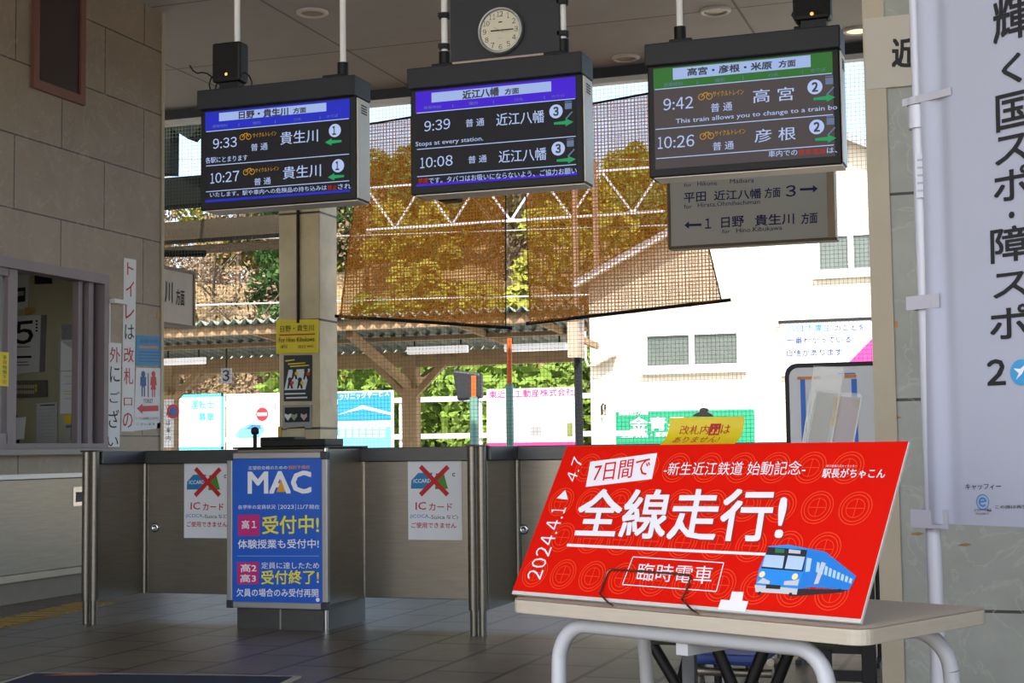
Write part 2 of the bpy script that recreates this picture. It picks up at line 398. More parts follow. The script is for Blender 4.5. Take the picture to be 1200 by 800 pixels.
# office contents
P = PanY(10.395); c4 = crop(0, 300, 3.477)
def sheet(pts, mat, h1=.004, h0=-.002):
    bb = MB(); bb.prism(P, [P.q(*c4(*p)) for p in pts][::-1], h0, h1, mat); return bb
cal = thing('wall_calendar', 'large white tear-off calendar with a big black 5 seen through the ticket window', 'calendar', P.pt(*P.q(*c4(115, 470))))
b = sheet([(60, 245), (172, 240), (165, 472), (55, 480)], paper, .02)
b.tpx(P, '5', c4(68, 360), c4(140, 354), c4(70, 270), .0215, ink, .04)
for k, (x0, x1, y) in enumerate([(58, 135, 408), (58, 120, 432), (60, 125, 444), (62, 130, 370)]): b.pq(P, [c4(x0, y), c4(x1, y - 2), c4(x1, y + (7 if k == 0 else 1)), c4(x0, y + (9 if k == 0 else 3))], .0215, ink)
for k in range(4):
    b.pq(P, [c4(57, 270 + k * 13), c4(63, 270 + k * 13), c4(63, 277 + k * 13), c4(57, 277 + k * 13)], .0215, ink)
    b.pq(P, [c4(152, 262 + k * 13), c4(160, 262 + k * 13), c4(160, 269 + k * 13), c4(152, 269 + k * 13)], .0215, ink)
part('page', b, cal)
b = sheet([(110, 210), (140, 210), (138, 232), (108, 240)], M('calendar clip', (196, 160, 70), .5), .025); part('clip', b, cal)
b = sheet([(172, 240), (190, 240), (182, 470), (165, 472)], M('calendar side', (130, 128, 124), .7), .015); part('backing', b, cal)
b = sheet([(63, 75), (120, 75), (115, 215), (60, 218)], paper); b.pq(P, [c4(66, 130), c4(106, 127), c4(104, 185), c4(64, 190)], .006, dark); b.pq(P, [c4(70, 145), c4(100, 142), c4(99, 160), c4(70, 164)], .007, alu)
solo('notice_sheet', b, 'white sheet with a dark photo above the calendar in the ticket office', 'notice')
b = sheet([(150, 80), (212, 82), (212, 112), (150, 115)], black, .03); solo('wall_box', b, 'small black box high on the ticket office wall', 'box')
kp = thing('control_panel', 'grey wall panel with rows of buttons below the calendar in the ticket office', 'panel', P.pt(*P.q(*c4(125, 575))))
b = sheet([(52, 508), (195, 505), (195, 573), (52, 578)], M('grey panel', (112, 108, 104), .5), .03); part('housing', b, kp, .003)
for k in range(10):
    for j in range(2):
        x = 62 + k * 9; y = 525 + j * 22; bb = MB(); bb.prism(P, [P.q(*c4(*p)) for p in [(x, y), (x + 6, y), (x + 6, y + 14), (x, y + 14)]][::-1], .03, .033, M('panel button', (196, 190, 160), .5)); part('button', bb, kp)
for y in (523, 540):
    bb = MB(); bb.prism(P, [P.q(*c4(*p)) for p in [(153, y), (160, y), (160, y + 13), (153, y + 13)]][::-1], .03, .033, yellow); part('button', bb, kp)
b = sheet([(150, 600), (234, 595), (234, 768), (148, 772)], paper); 
for k in range(9): b.pq(P, [c4(158, 625 + k * 14), c4(226, 621 + k * 14), c4(226, 622 + k * 14), c4(158, 626 + k * 14)], .005, alu)
b.pq(P, [c4(165, 606), c4(225, 603), c4(225, 608), c4(165, 611)], .005, ink)
solo('timetable_sheet', b, 'white ruled timetable sheet low on the ticket office wall', 'sheet')
P = PanY(9.98, 0)
b = MB(); b.box((PY(69, 450, 9.98).x, 9.98, SILL - .05), (XW - .17, 10.02, 2.0), M('pale partition', (176, 172, 158), .7)); solo('partition', b, 'pale partition board beside the opening inside the ticket office', 'partition')
P = PanY(9.978)
b = sheet([(250, 345), (338, 342), (338, 465), (248, 466)], paper); b.pq(P, [c4(255, 352), c4(335, 400), c4(335, 345), c4(255, 346)], .005, M('pale grey print', (180, 180, 178)))
solo('route_chart', b, 'pale folded chart pinned on the partition in the ticket office', 'chart')
b = sheet([(248, 470), (338, 470), (338, 640), (246, 642)], paper)
for k in range(4): b.pq(P, [c4(262, 490 + k * 30), c4(320, 488 + k * 30), c4(320, 490 + k * 30), c4(262, 492 + k * 30)], .005, alu)
b.pq(P, [c4(262, 560), c4(295, 559), c4(295, 563), c4(262, 564)], .005, yellow)
solo('memo_sheet', b, 'white memo sheet with thin ruled lines on the partition in the ticket office', 'sheet')
b = sheet([(262, 648), (335, 644), (335, 680), (262, 684)], yellow); b.pq(P, [c4(270, 690), c4(292, 689), c4(292, 698), c4(270, 699)], .005, M('blue label', (30, 100, 190)))
solo('label_sticker', b, 'yellow and blue label on the partition behind the black pouch', 'label')
b = sheet([(252, 280), (325, 278), (325, 340), (252, 340)], M('grey photo print', (116, 122, 128), .3, noise=.5, ns=60)); solo('photo_print', b, 'grey photograph pinned at the top of the partition in the ticket office', 'photo')
pch = thing('black_pouch', 'black pouch hanging by a thin cord on the partition in the ticket office', 'pouch', P.pt(*P.q(*c4(310, 750))))
b = sheet([(297, 645), (330, 645), (328, 750), (294, 750)], black, .025); part('pouch_body', b, pch, .004)
b = MB(); b.tube([P.pt(*P.q(*c4(x, y)), .012) for x, y in [(298, 648), (297, 600), (303, 572), (314, 560), (326, 572), (330, 600), (330, 648)]], .004, black, 6); part('cord', b, pch)
P = PanY(9.6)
tel = thing('telephone', 'dark desk telephone with a white note at the left of the ticket opening', 'telephone', P.pt(*P.q(*c4(70, 775))))
b = sheet([(45, 660), (105, 655), (98, 745), (45, 750)], paper, .01); part('note', b, tel)
b = sheet([(40, 720), (62, 742), (60, 782), (38, 782)], black, .08, -.06); part('base', b, tel, .01)
b = MB(); b.tube([P.pt(*P.q(*c4(*p)), .03) for p in [(50, 640), (62, 645), (74, 655)]], .02, black, 8); part('handset', b, tel)
b = MB(); b.tube([P.pt(*P.q(*c4(*p)), .03) for p in [(70, 770), (95, 776), (115, 772), (142, 776)]], .014, black, 8); part('cable', b, tel)
b = MB(); b.box((-9.5, 9.2, 0), (XW - .2, 9.9, SILL - .1), M('office desk', (120, 112, 100), .6)); solo('office_desk', b, 'low desk inside the ticket office behind the counter', 'desk')
b = MB(); b.box((-8.7, 6.2, 2.72), (-8.4, 7.5, 2.79), M('office fill lamp', (250, 245, 230), .5, emit=2.2)); solo('office_fill_lamp', b, 'fluorescent lamp on the ticket office ceiling', 'lamp')  # lamp out of view, added to brighten the room behind the ticket window

# ------------------------------------------------------------------ left wall signs
P = PanX(XW); c5 = crop(120, 290, 3.333)
def wsheet(pts, mat, h=.003):
    bb = MB(); bb.prism(P, [P.q(*c5(*p)) for p in pts][::-1], -.002, h, mat); return bb
def wt(bb, st, x0, x1, y0, y1, mat, bold=.01, h=.0045, sk=0): bb.tpx(P, st, c5(x0, y1), c5(x1, y1 + sk), c5(x0, y0), h, mat, bold)
b = wsheet([(84, 40), (131, 48), (122, 718), (74, 718)], paper)
for ch, x0, x1, y0, y1, mt in [('ト', 95, 120, 58, 106, red), ('イ', 90, 122, 132, 192, red), ('レ', 88, 122, 214, 278, red), ('は', 86, 122, 300, 358, ink), ('改', 82, 121, 390, 448, red), ('札', 82, 119, 470, 534, red), ('口', 82, 114, 586, 618, red), ('の', 78, 116, 644, 704, red)]: wt(b, ch, x0, x1, y0, y1, mt)
solo('vertical_notice', b, 'tall white strip of vertical red lettering beginning トイレ on the left wall', 'sign')
b = wsheet([(24, 370), (73, 374), (66, 778), (10, 778)], paper)
for ch, x0, x1, y0, y1, mt in [('外', 28, 68, 388, 448, red), ('に', 28, 66, 464, 526, ink), ('ご', 26, 66, 562, 606, ink), ('ざ', 22, 64, 632, 704, ink), ('い', 18, 60, 738, 776, ink)]: wt(b, ch, x0, x1, y0, y1, mt)
solo('vertical_notice', b, 'shorter white strip of vertical lettering starting with red 外 beside the window frame', 'sign')
b = wsheet([(132, 342), (232, 348), (229, 464), (129, 458)], M('blue notice', (58, 138, 190), .6))
b.pq(P, [c5(142, 384), c5(216, 386), c5(216, 394), c5(142, 392)], .004, M('orange ink', (220, 130, 50)))
for k in range(4): b.pq(P, [c5(140, 406 + k * 12), c5(222, 408 + k * 12), c5(222, 411 + k * 12), c5(140, 409 + k * 12)], .004, M('deep blue ink', (30, 86, 140)))
wt(b, 'お知らせ', 145, 215, 358, 374, M('deep blue ink', (30, 86, 140)))
solo('notice', b, 'blue notice with an orange line above the toilet sign on the left wall', 'notice')
b = wsheet([(131, 468), (230, 472), (226, 706), (122, 716)], paper)
bl = M('toilet blue', (30, 80, 150)); rd = M('toilet red', (196, 40, 52))
for cx, mt in ((158, bl), (198, rd)):
    c_ = P.q(*c5(cx, 494)); b.disc(P, c_, .03, .004, mt, 16, .026)
    if mt is bl: b.pq(P, [c5(*p) for p in [(147, 504), (169, 504), (170, 540), (165, 540), (165, 582), (160, 582), (160, 545), (156, 545), (156, 582), (151, 582), (151, 540), (146, 540)]], .004, mt)
    else: b.pq(P, [c5(*p) for p in [(188, 504), (208, 504), (211, 538), (206, 538), (208, 555), (204, 555), (204, 584), (200, 584), (200, 555), (196, 555), (196, 584), (192, 584), (192, 555), (187, 555), (190, 538), (185, 538)]], .004, mt)
b.pq(P, [c5(176, 490), c5(179, 490), c5(179, 584), c5(176, 584)], .004, ink)
wt(b, 'TOILET', 158, 196, 591, 606, ink, .02)
b.pq(P, [c5(*p) for p in [(133, 628), (155, 609), (155, 618), (217, 616), (217, 638), (155, 640), (155, 650)]], .004, rd)
wt(b, 'トイレは改札口の外に', 130, 220, 661, 672, ink); wt(b, 'ございます', 130, 205, 684, 694, ink)
solo('toilet_sign', b, 'white toilet sign with blue and red figures and a red arrow', 'sign')
b = MB(); b.slab(P, *P.q(*c5(27, 216)), *P.q(*c5(74, 207)), -.002, .05, white); b.slab(P, *P.q(*c5(22, 372)), *P.q(*c5(27, 216)), -.002, .012, white)
solo('wall_bracket', b, 'small white metal bracket on the left wall above the vertical notices', 'bracket')
b = wsheet([(213, 252), (234, 252), (234, 276), (211, 276)], M('brown tape', (176, 130, 80))); solo('tape_patch', b, 'patch of brown tape at the wall corner above the blue notice', 'tape')
b = wsheet([(213, 684), (231, 684), (231, 712), (211, 712)], M('brown tape', (176, 130, 80))); solo('tape_patch', b, 'patch of brown tape at the lower corner of the toilet sign', 'tape')
b = MB(); q0 = P.q(36, 108); q1 = P.q(97, 0)
wood = M('reddish wood', (112, 72, 60), .6, noise=.2)
u0_, u1_ = q0[0], P.q(97, 60)[0]
b.slab(P, u0_, 3.70, u1_, 3.77, -.002, .03, wood); b.slab(P, u1_ - .06, 3.77, u1_, 4.7, -.002, .029, wood); b.slab(P, u0_, 3.77, u0_ + .06, 4.7, -.002, .029, wood); b.slab(P, u0_ + .06, 3.77, u1_ - .06, 4.69, -.002, .012, M('dark notice glass', (60, 50, 48), .2))
solo('wall_frame', b, 'dark reddish wooden display frame high on the left wall', 'frame')
b = wsheet([(137, 0), (137, 0), (137, 0)], white) if False else None

# ------------------------------------------------------------------ departure displays
DY = 6.2; c_d1 = crop(225, 85, 4.849); c_d2 = crop(470, 60, 4.570); c_d3 = crop(750, 30, 4.324)
def em(name, rgb, e):
    mt = M(name, rgb, .5, noise=.01, emit=e, spec=.15); b_ = mt.node_tree.nodes['Principled BSDF']
    for l in list(b_.inputs['Base Color'].links): mt.node_tree.links.remove(l)
    b_.inputs['Base Color'].default_value = (.012, .012, .014, 1)
    return mt
sw = em('lit white letters', (176, 196, 240), .75); sg = em('lit green arrow', (30, 170, 100), .6); so = em('lit orange letters', (205, 150, 20), .6); sr = em('lit red letters', (190, 40, 20), .65)
tit = em('lit title strip', (165, 188, 236), .7); sgr = em('lit grey icon', (110, 130, 165), .6)
scr1 = em('dark lcd', (18, 17, 21), .6); scr3 = em('washed lcd', (74, 66, 66), .72)
sblk = M('lcd dark letters', (22, 26, 44), .4)
silver = M('silver casing side', (190, 180, 165), .4, .3)
def display(xl, label, hd, hd_name, scr, cf, spec, speaker):
    x0, x1 = xl, xl + .82; zb, zt = 2.19, 2.76; cx = (x0 + x1) / 2
    t = thing('departure_display', label, 'display', (cx, DY + .07, zb))
    b = MB(); b.box((x0, DY, zb), (x1, DY + .15, zt), black); o = part('casing', b, t, .006)
    b = MB(); b.box((x1 - .003, DY + .012, zb + .01), (x1 + .006, DY + .145, zt - .09), silver); b.box((x0 + .02, DY + .01, zb - .004), (x1, DY + .14, zb), silver)
    for k in range(4): b.box((x1 + .004, DY + .05, zt - .12 - k * .012), (x1 + .008, DY + .11, zt - .115 - k * .012), black)
    part('side_plate', b, t)
    b = MB(); b.box((x0 - .004, DY - .03, zt - .085), (x1 + .008, DY + .155, zt + .01), dark); part('visor', b, t, .005)
    for px_ in (x0 + .14, x1 - .14):
        b = MB(); b.box((px_ - .05, DY + .04, zt + .01), (px_ + .05, DY + .12, zt + .04), black); part('mount_bracket', b, t, .004)
    P = PanY(DY); b = MB()
    hh = em(hd_name, hd, .72)
    sx0, sx1 = x0 + .028, x1 - .028; sz0, sz1 = zb + .035, zt - .095
    b.slab(P, sx0, sz0, sx1, sz1, .0005, .002, scr)
    Q = lambda x, y: P.q(*cf(x, y))
    def T(st, BL, BR, top, mat, bold=.012): b.text(P, st, Q(*BL), Q(*BR), Q(BL[0], top), .0045, mat, bold)
    hz = spec['hz']; b.rect(P, (sx0, hz), (sx1, sz1), .003, hh)
    tb = spec['title_box']; a_ = Q(*tb[0]); c_ = Q(*tb[1]); b.rect(P, (a_[0], min(a_[1], c_[1])), (c_[0], max(a_[1], c_[1])), .0037, tit)
    for st, BL, BR, top in spec['title']: T(st, BL, BR, top, sblk, .07)
    for st, BL, BR, top in spec['small']: T(st, BL, BR, top, sgr, 0)
    for y in spec['lines']: b.rect(P, (sx0 + .005, y - .0018), (sx1 - .004, y + .0018), .004, sw)
    for st, BL, BR, top in spec['white']: T(st, BL, BR, top, sw)
    for st, BL, BR, top in spec.get('orange', []): T(st, BL, BR, top, so)
    for st, BL, BR, top in spec.get('red', []): T(st, BL, BR, top, sr)
    for cx_, cy_, n_, rr in spec['circ']:
        c_ = Q(cx_, cy_); b.disc(P, c_, .031, .0040, sw); w_ = .011
        b.text(P, n_, (c_[0] - w_, c_[1] - .019), (c_[0] + (w_ if n_ != '1' else .004), c_[1] - .019), (c_[0] - w_, c_[1] + .019), .0048, sblk, .09)
    for xa, ya, xb, yb in spec['arrow']:
        p = Vector(Q(xa, ya)); q = Vector(Q(xb, yb)); p.y = q.y = (p.y + q.y) / 2; s_ = 1 if q.x > p.x else -1
        L = abs(q.x - p.x)
        b.poly(P, [(p.x, p.y - .005), (p.x + s_ * L * .6, p.y - .008), (p.x + s_ * L * .6, p.y - .017), (q.x, q.y), (p.x + s_ * L * .6, p.y + .017), (p.x + s_ * L * .6, p.y + .008), (p.x, p.y + .005)], .0042, sg)
    for ix, iy in spec.get('icon', []):
        c_ = Q(ix, iy); b.rect(P, (c_[0] - .016, c_[1] - .012), (c_[0] + .016, c_[1] + .016), .0042, sgr); b.line(P, (c_[0] - .012, c_[1] - .055), (c_[0] + .018, c_[1] - .025), .006, .0042, sgr)
        b.line(P, (c_[0] - .016, c_[1] + .022), (c_[0] + .016, c_[1] + .022), .004, .0042, sgr)
    for ix, iy in spec.get('bike', []):
        c_ = Q(ix, iy)
        for d in (-.017, .017): b.ring(P, (c_[0] + d, c_[1] - .004), .011, .0145, .0042, so, 16)
        b.line(P, (c_[0] - .017, c_[1] - .004), (c_[0] - .003, c_[1] + .014), .004, .0044, so); b.line(P, (c_[0] + .017, c_[1] - .004), (c_[0] + .006, c_[1] + .016), .004, .0044, so)
        b.line(P, (c_[0] - .004, c_[1] + .012), (c_[0] + .01, c_[1] + .012), .004, .0044, so)
    if 'foot' in spec: b.rect(P, (sx0, sz0 + .002), (sx1, sz0 + .014), .003, hh)
    part('screen', b, t)
    return t, x0, x1, zt
small2 = [('発車時刻', (122, 312), (215, 305), 297), ('|', (278, 302), (281, 302), 286), ('種別', (365, 290), (412, 285), 274), ('|', (496, 282), (499, 282), 265), ('行先', (608, 270), (655, 265), 254), ('|', (768, 258), (771, 258), 240), ('のりば', (808, 250), (878, 243), 236)]
P = PanY(DY)
zq = lambda cf, *pts: sum(P.q(*cf(*p))[1] for p in pts) / len(pts)
spec2 = dict(hz=zq(c_d2, (60, 333), (925, 258)), title_box=[(165, 276), (805, 162)], title=[('近江八幡', (332, 258), (525, 238), 214), ('方面', (558, 234), (632, 227), 203)], small=small2,
    lines=[zq(c_d2, (60, 333), (925, 258)), zq(c_d2, (80, 527), (930, 457)), zq(c_d2, (92, 672), (940, 607))],
    white=[('9:39', (127, 432), (265, 416), 376), ('普 通', (348, 408), (447, 399), 366), ('近江八幡', (512, 402), (768, 382), 336), ('Stops at every station.', (80, 518), (442, 486), 487),
           ('10:08', (105, 628), (278, 612), 572), ('普 通', (362, 603), (460, 594), 563), ('近江八幡', (525, 600), (780, 582), 534), ('です。タバコはお吸いにならないよう、ご協力お願い', (150, 711), (942, 656), 678)],
    red=[('禁煙', (94, 710), (146, 706), 682)], circ=[(831, 323, '3', 33), (843, 522, '3', 33)], arrow=[(820, 388, 925, 379), (835, 587, 937, 578)], icon=[(897, 296), (908, 497)], foot=1)
d2 = display(-2.605, 'departure display with a purple title strip for 近江八幡 below the clock', (66, 20, 210), 'lit purple header', scr1, c_d2, spec2, None)
small1 = [('発車時刻', (118, 316), (203, 308), 300), ('|', (268, 306), (271, 306), 290), ('種別', (348, 297), (392, 292), 281), ('|', (474, 290), (477, 290), 272), ('行先', (580, 276), (622, 272), 262), ('|', (728, 265), (731, 265), 248), ('のりば', (768, 260), (832, 252), 243)]
spec1 = dict(hz=zq(c_d1, (65, 338), (875, 265)), title_box=[(156, 278), (765, 172)], title=[('日野・貴生川', (270, 264), (548, 242), 222), ('方面', (578, 234), (650, 227), 204)], small=small1,
    lines=[zq(c_d1, (65, 338), (875, 265)), zq(c_d1, (80, 532), (890, 464)), zq(c_d1, (95, 677), (900, 615))],
    white=[('9:33', (122, 435), (257, 422), 378), ('普 通', (338, 447), (432, 439), 406), ('貴生川', (505, 412), (718, 393), 340), ('各駅にとまります', (80, 518), (318, 500), 484),
           ('10:27', (108, 632), (270, 616), 574), ('普 通', (356, 642), (450, 634), 602), ('貴生川', (520, 608), (735, 590), 537), ('いたします。駅や車内への危険品の持ち込みは', (105, 710), (768, 668), 682), ('され', (832, 664), (905, 660), 634)],
    orange=[('サイクルトレイン', (348, 371), (482, 358), 346), ('サイクルトレイン', (362, 570), (497, 556), 546)], bike=[(306, 362), (326, 561)],
    red=[('禁止', (772, 670), (826, 666), 642)], circ=[(814, 330, '1', 33), (832, 530, '1', 33)], arrow=[(852, 390, 758, 398), (866, 588, 774, 596)], foot=1)
d1 = display(-3.70, 'departure display with a blue title strip for 日野・貴生川, leftmost of three', (28, 40, 190), 'lit blue header', scr1, c_d1, spec1, None)
small3 = [('発車時刻', (120, 312), (217, 304), 292), ('|', (290, 300), (293, 300), 280), ('種別', (380, 288), (430, 283), 270), ('|', (522, 276), (525, 276), 254), ('行先', (650, 262), (700, 257), 244), ('|', (822, 246), (825, 246), 226), ('のりば', (866, 238), (942, 230), 219)]
spec3 = dict(hz=zq(c_d3, (60, 330), (990, 238)), title_box=[(168, 276), (864, 150)], title=[('高宮・彦根・米原', (242, 256), (668, 220), 218), ('方面', (704, 214), (788, 207), 180)], small=small3,
    lines=[zq(c_d3, (60, 330), (990, 238)), zq(c_d3, (70, 530), (995, 448)), zq(c_d3, (78, 677), (1000, 602))],
    white=[('9:42', (120, 432), (270, 418), 372), ('普 通', (360, 440), (468, 430), 396), ('高 宮', (574, 394), (780, 378), 326), ('This train allows you to change to a train bo', (182, 504), (1000, 432), 474),
           ('10:26', (92, 626), (276, 612), 566), ('普 通', (370, 634), (476, 626), 592), ('彦 根', (582, 594), (790, 578), 528), ('車内での', (652, 668), (798, 658), 636), ('は、', (948, 648), (1000, 644), 620)],
    orange=[('サイクルトレイン', (370, 362), (526, 350), 334), ('サイクルトレイン', (380, 562), (536, 548), 534)], bike=[(332, 356), (340, 556)],
    red=[('携帯電話', (804, 658), (942, 650), 630)], circ=[(887, 312, '2', 36), (896, 514, '2', 36)], arrow=[(880, 372, 990, 364), (888, 578, 996, 570)], icon=[(960, 284), (966, 488)])
d3 = display(-1.49, 'departure display with a green title strip for 高宮・彦根・米原, rightmost of three', (46, 110, 40), 'lit green header', scr3, c_d3, spec3, None)
# poles
def hang_pole(px_, y, label, zb=2.80, r=.0145):
    p = PY(px_, y, DY + .08); b = MB(); b.cyl((p.x, p.y, zb - .01), (p.x, p.y, CEIL), r, white, 16); b.cyl((p.x, p.y, zb - .01), (p.x, p.y, zb + .06), r + .012, black, 16)
    return solo('hanging_pole', b, label, 'pole', 'white poles hanging the displays'), p
hang_pole(278, 90, 'white ceiling pole behind the speaker over the left display'); hang_pole(402, 80, 'white ceiling pole over the right end of the left display')
_, pa = hang_pole(521, 60, 'white ceiling pole holding the left edge of the clock board'); _, pb = hang_pole(660, 45, 'white ceiling pole holding the right edge of the clock board')
hang_pole(797, 40, 'white ceiling pole over the left end of the right display'); hang_pole(958, 24, 'white ceiling pole over the right end of the right display')
# speakers
def speaker(px0, px1, y0, y1, label, wires):
    Y = DY - .03; p = PY(px0, y1, Y); q = PY(px1, y0, Y)
    t = thing('speaker', label, 'speaker', ((p.x + q.x) / 2, Y + .06, p.z), 'speakers on top of the displays')
    b = MB(); b.box((p.x, Y, p.z), (q.x, Y + .09, q.z), black); part('cabinet', b, t, .012)
    P = PanY(Y); b = MB(); b.slab(P, p.x + .012, p.z + .015, q.x - .012, q.z - .012, -.002, .003, M('speaker grille', (14, 14, 15), .9, bump=.4, ns=200)); part('grille', b, t)
    b = MB(); c_ = P.q((px0 + px1) / 2 + 1, y0 + (y1 - y0) * .8); b.disc(P, c_, .008, .0045, em('amber led', (255, 200, 110), 1.0), 10); part('indicator', b, t)
    b = MB(); b.box((p.x + .03, Y + .02, 2.765), (q.x - .02, Y + .08, p.z), black); part('foot', b, t)
    for w_ in wires:
        b = MB(); b.tube([P.pt(*P.q(*k), -.05) for k in w_], .004, black, 6); part('cable', b, t)
speaker(248, 281, 47, 97, 'small black speaker standing on the left display', [[(250, 84), (245, 85), (241, 89), (239, 96), (240, 102), (243, 104), (246, 102), (248, 94)], [(281, 82), (286, 86), (289, 93), (289, 100), (285, 104)], [(249, 93), (243, 88), (236, 83), (230, 82), (225, 83), (220, 80), (216, 74)]])
speaker(929, 972, -14, 24, 'small black speaker standing on the right display', [[(930, 5), (926, 14), (934, 26), (944, 28)]])

# clock board and clock
Yc = DY + .05
P = PanY(Yc)
b = MB(); q0 = P.q(528, 74); q1 = P.q(655, 4); b.slab(P, q0[0], 2.80, q1[0], 3.105, -.02, 0, M('charcoal board', (34, 36, 42), .6))
cb_ = thing('clock_board', 'charcoal board between two poles behind the wall clock', 'board', P.pt((q0[0] + q1[0]) / 2, 2.8))
part('board', b, cb_, .003)
b = MB(); b.slab(P, q0[0], 2.785, P.q(640, 60)[0], 2.80, -.02, .003, M('pale edge strip', (170, 152, 134), .5)); part('edge_strip', b, cb_)
for pp in (pa, pb):
    for z in (2.885, 3.03):
        b = MB(); b.tube([(pp.x, pp.y, z - .012), (pp.x, pp.y, z + .012)], .026, black, 14); b.box((pp.x - .02, Yc, z - .01), (pp.x + .02, pp.y, z + .01), black); part('clamp', b, cb_)
cc_ = P.q(588, 37); R_ = .108
ck = thing('wall_clock', 'round silver rimmed clock reading about quarter past nine', 'clock', P.pt(cc_[0], cc_[1] - R_, 0))
b = MB(); b.lathe(P.pt(*cc_), P.n, [(R_ * .9, 0), (R_, .004), (R_, .022), (R_ * .97, .032), (R_ * .91, .034), (R_ * .875, .022)], alu, 48); part('rim', b, ck)
b = MB(); b.disc(P, cc_, R_ * .9, .020, M('clock face', (206, 200, 178), .5), 48); b.ring(P, cc_, R_ * .86, R_ * .895, .0212, M('teal ring', (86, 124, 134)), 48)
for k in range(12):
    t = math.radians(90 - 30 * (k + 1)); st = str(k + 1); c_ = (cc_[0] + math.cos(t) * R_ * .70, cc_[1] + math.sin(t) * R_ * .70); wd = .0085 if len(st) == 1 else .014; hg = .012
    if st == '1': wd = .004
    b.text(P, st, (c_[0] - wd, c_[1] - hg), (c_[0] + wd, c_[1] - hg), (c_[0] - wd, c_[1] + hg), .0212, ink, 0)
b.rect(P, (cc_[0] - .008, cc_[1] + .036), (cc_[0] + .01, cc_[1] + .041), .0212, ink); b.rect(P, (cc_[0] - .014, cc_[1] - .036), (cc_[0] + .014, cc_[1] - .0345), .0212, alu)
part('dial', b, ck)
b = MB(); b.line(P, cc_, (cc_[0] - .045, cc_[1] + .001), .006, .024, ink); part('hour_hand', b, ck)
b = MB(); b.line(P, cc_, (cc_[0] + .064, cc_[1] - .001), .005, .026, ink); part('minute_hand', b, ck)
b = MB(); b.line(P, (cc_[0] - .03, cc_[1] + .016), (cc_[0] + .02, cc_[1] - .012), .0018, .028, M('brass hand', (150, 130, 80))); part('second_hand', b, ck)

# hanging direction sign behind the right display
Ys = 8.5; P = PanY(Ys); c3 = crop(780, 180, 5.714)
sgn = thing('direction_sign', 'grey hanging platform sign with navy lettering and arrows behind the right display', 'sign', P.pt(P.q(880, 290)[0], 2.2))
x0, x1 = P.q(785, 260)[0], P.q(974, 250)[0]
b = MB(); b.slab(P, x0, 2.2, x1, 2.74, -.09, -.004, alu); b.slab(P, x0 - .012, 2.188, x1 + .03, 2.205, -.1, .006, M('bronze edge', (96, 84, 70), .5, .4)); b.slab(P, x0 - .012, 2.2, x0 + .006, 2.74, -.1, .006, M('bronze edge', (96, 84, 70))); b.slab(P, x1 - .02, 2.2, x1 + .022, 2.74, -.1, .006, M('tan edge', (170, 150, 120))); b.slab(P, x0 - .012, 2.73, x1 + .022, 2.76, -.1, .006, M('bronze edge', (96, 84, 70)))
part('frame', b, sgn, .003)
b = MB(); b.slab(P, x0 + .006, 2.205, x1 - .02, 2.73, -.004, .001, M('acrylic sign face', (178, 176, 168), .35, noise=.03))
def D(st, BL, BR, top, bold=.03): b.tpx(P, st, c3(*BL), c3(*BR), c3(BL[0], top), .0025, navy, bold)
D('彦根', (118, 182), (315, 172), 118); D('米原', (440, 160), (640, 150), 96); D('方面', (662, 150), (770, 140), 92); D('2', (802, 132), (872, 128), 70)
D('for', (124, 222), (175, 220), 200, .01); D('Hikone', (214, 217), (344, 211), 188, .01); D('.', (385, 205), (392, 205), 199); D('Maibara', (432, 200), (592, 192), 172, .01)
D('平田', (124, 330), (270, 318), 266); D('近江八幡', (326, 314), (640, 298), 250); D('方面', (664, 298), (768, 290), 232); D('3', (806, 290), (872, 284), 216)
D('for', (124, 370), (178, 367), 342, .01); D('Hirata,Ohmihachiman', (216, 364), (632, 340), 330, .01)
D('1', (266, 502), (304, 500), 436); D('日野', (374, 498), (524, 486), 428); D('貴生川', (600, 484), (860, 470), 412); D('方面', (910, 472), (1016, 464), 400)
D('for', (378, 534), (432, 532), 508, .01); D('Hino.Kibukawa', (474, 530), (780, 510), 500, .01)
def arrow(xa, ya, xb, yb):
    p = Vector(P.q(*c3(xa, ya))); q = Vector(P.q(*c3(xb, yb))); s_ = 1 if q.x > p.x else -1; hx = q.x - s_ * .028
    b.poly(P, [(p.x, p.y - .007), (hx, q.y - .007), (hx, q.y - .022), (q.x, q.y), (hx, q.y + .022), (hx, q.y + .007), (p.x, p.y + .007)], .0025, navy)
arrow(900, 240, 1020, 234); arrow(240, 476, 126, 480)
part('face', b, sgn)
for x in (PY(797, 40, Ys).x, PY(950, 30, Ys).x):
    b = MB(); b.cyl((x, Ys + .05, 2.76), (x, Ys + .05, CEIL), .012, dark, 10); part('hanger', b, sgn)

# ceiling downlights
def downlight(px_, y, lit, label):
    p = PZ(px_, y, CEIL); t = thing('ceiling_downlight', label, 'light', (p.x, p.y, CEIL - .03), 'ceiling downlights')
    b = MB(); b.lathe((p.x, p.y, CEIL), (0, 0, -1), [(.135, 0), (.135, .012), (.12, .022), (.1, .022), (.1, 0.004)], M('downlight trim', (206, 200, 190), .5), 32); part('trim_ring', b, t)
    b = MB(); b.lathe((p.x, p.y, CEIL), (0, 0, -1), [(.1, .008), (.06, .012), (.001, .012)], em('lit diffuser', (255, 220, 170), 1.6) if lit else M('dim diffuser', (150, 128, 100), .4), 32); part('diffuser', b, t)
downlight(366, 14, 0, 'pale round downlight in the ceiling above the left display'); downlight(838, 12, 0, 'brownish round downlight in the ceiling above the right display')
downlight(733, 67, 0, 'round downlight in the ceiling between the clock and the right display'); downlight(1005, 35, 1, 'lit round downlight in the ceiling beside the marble wall')
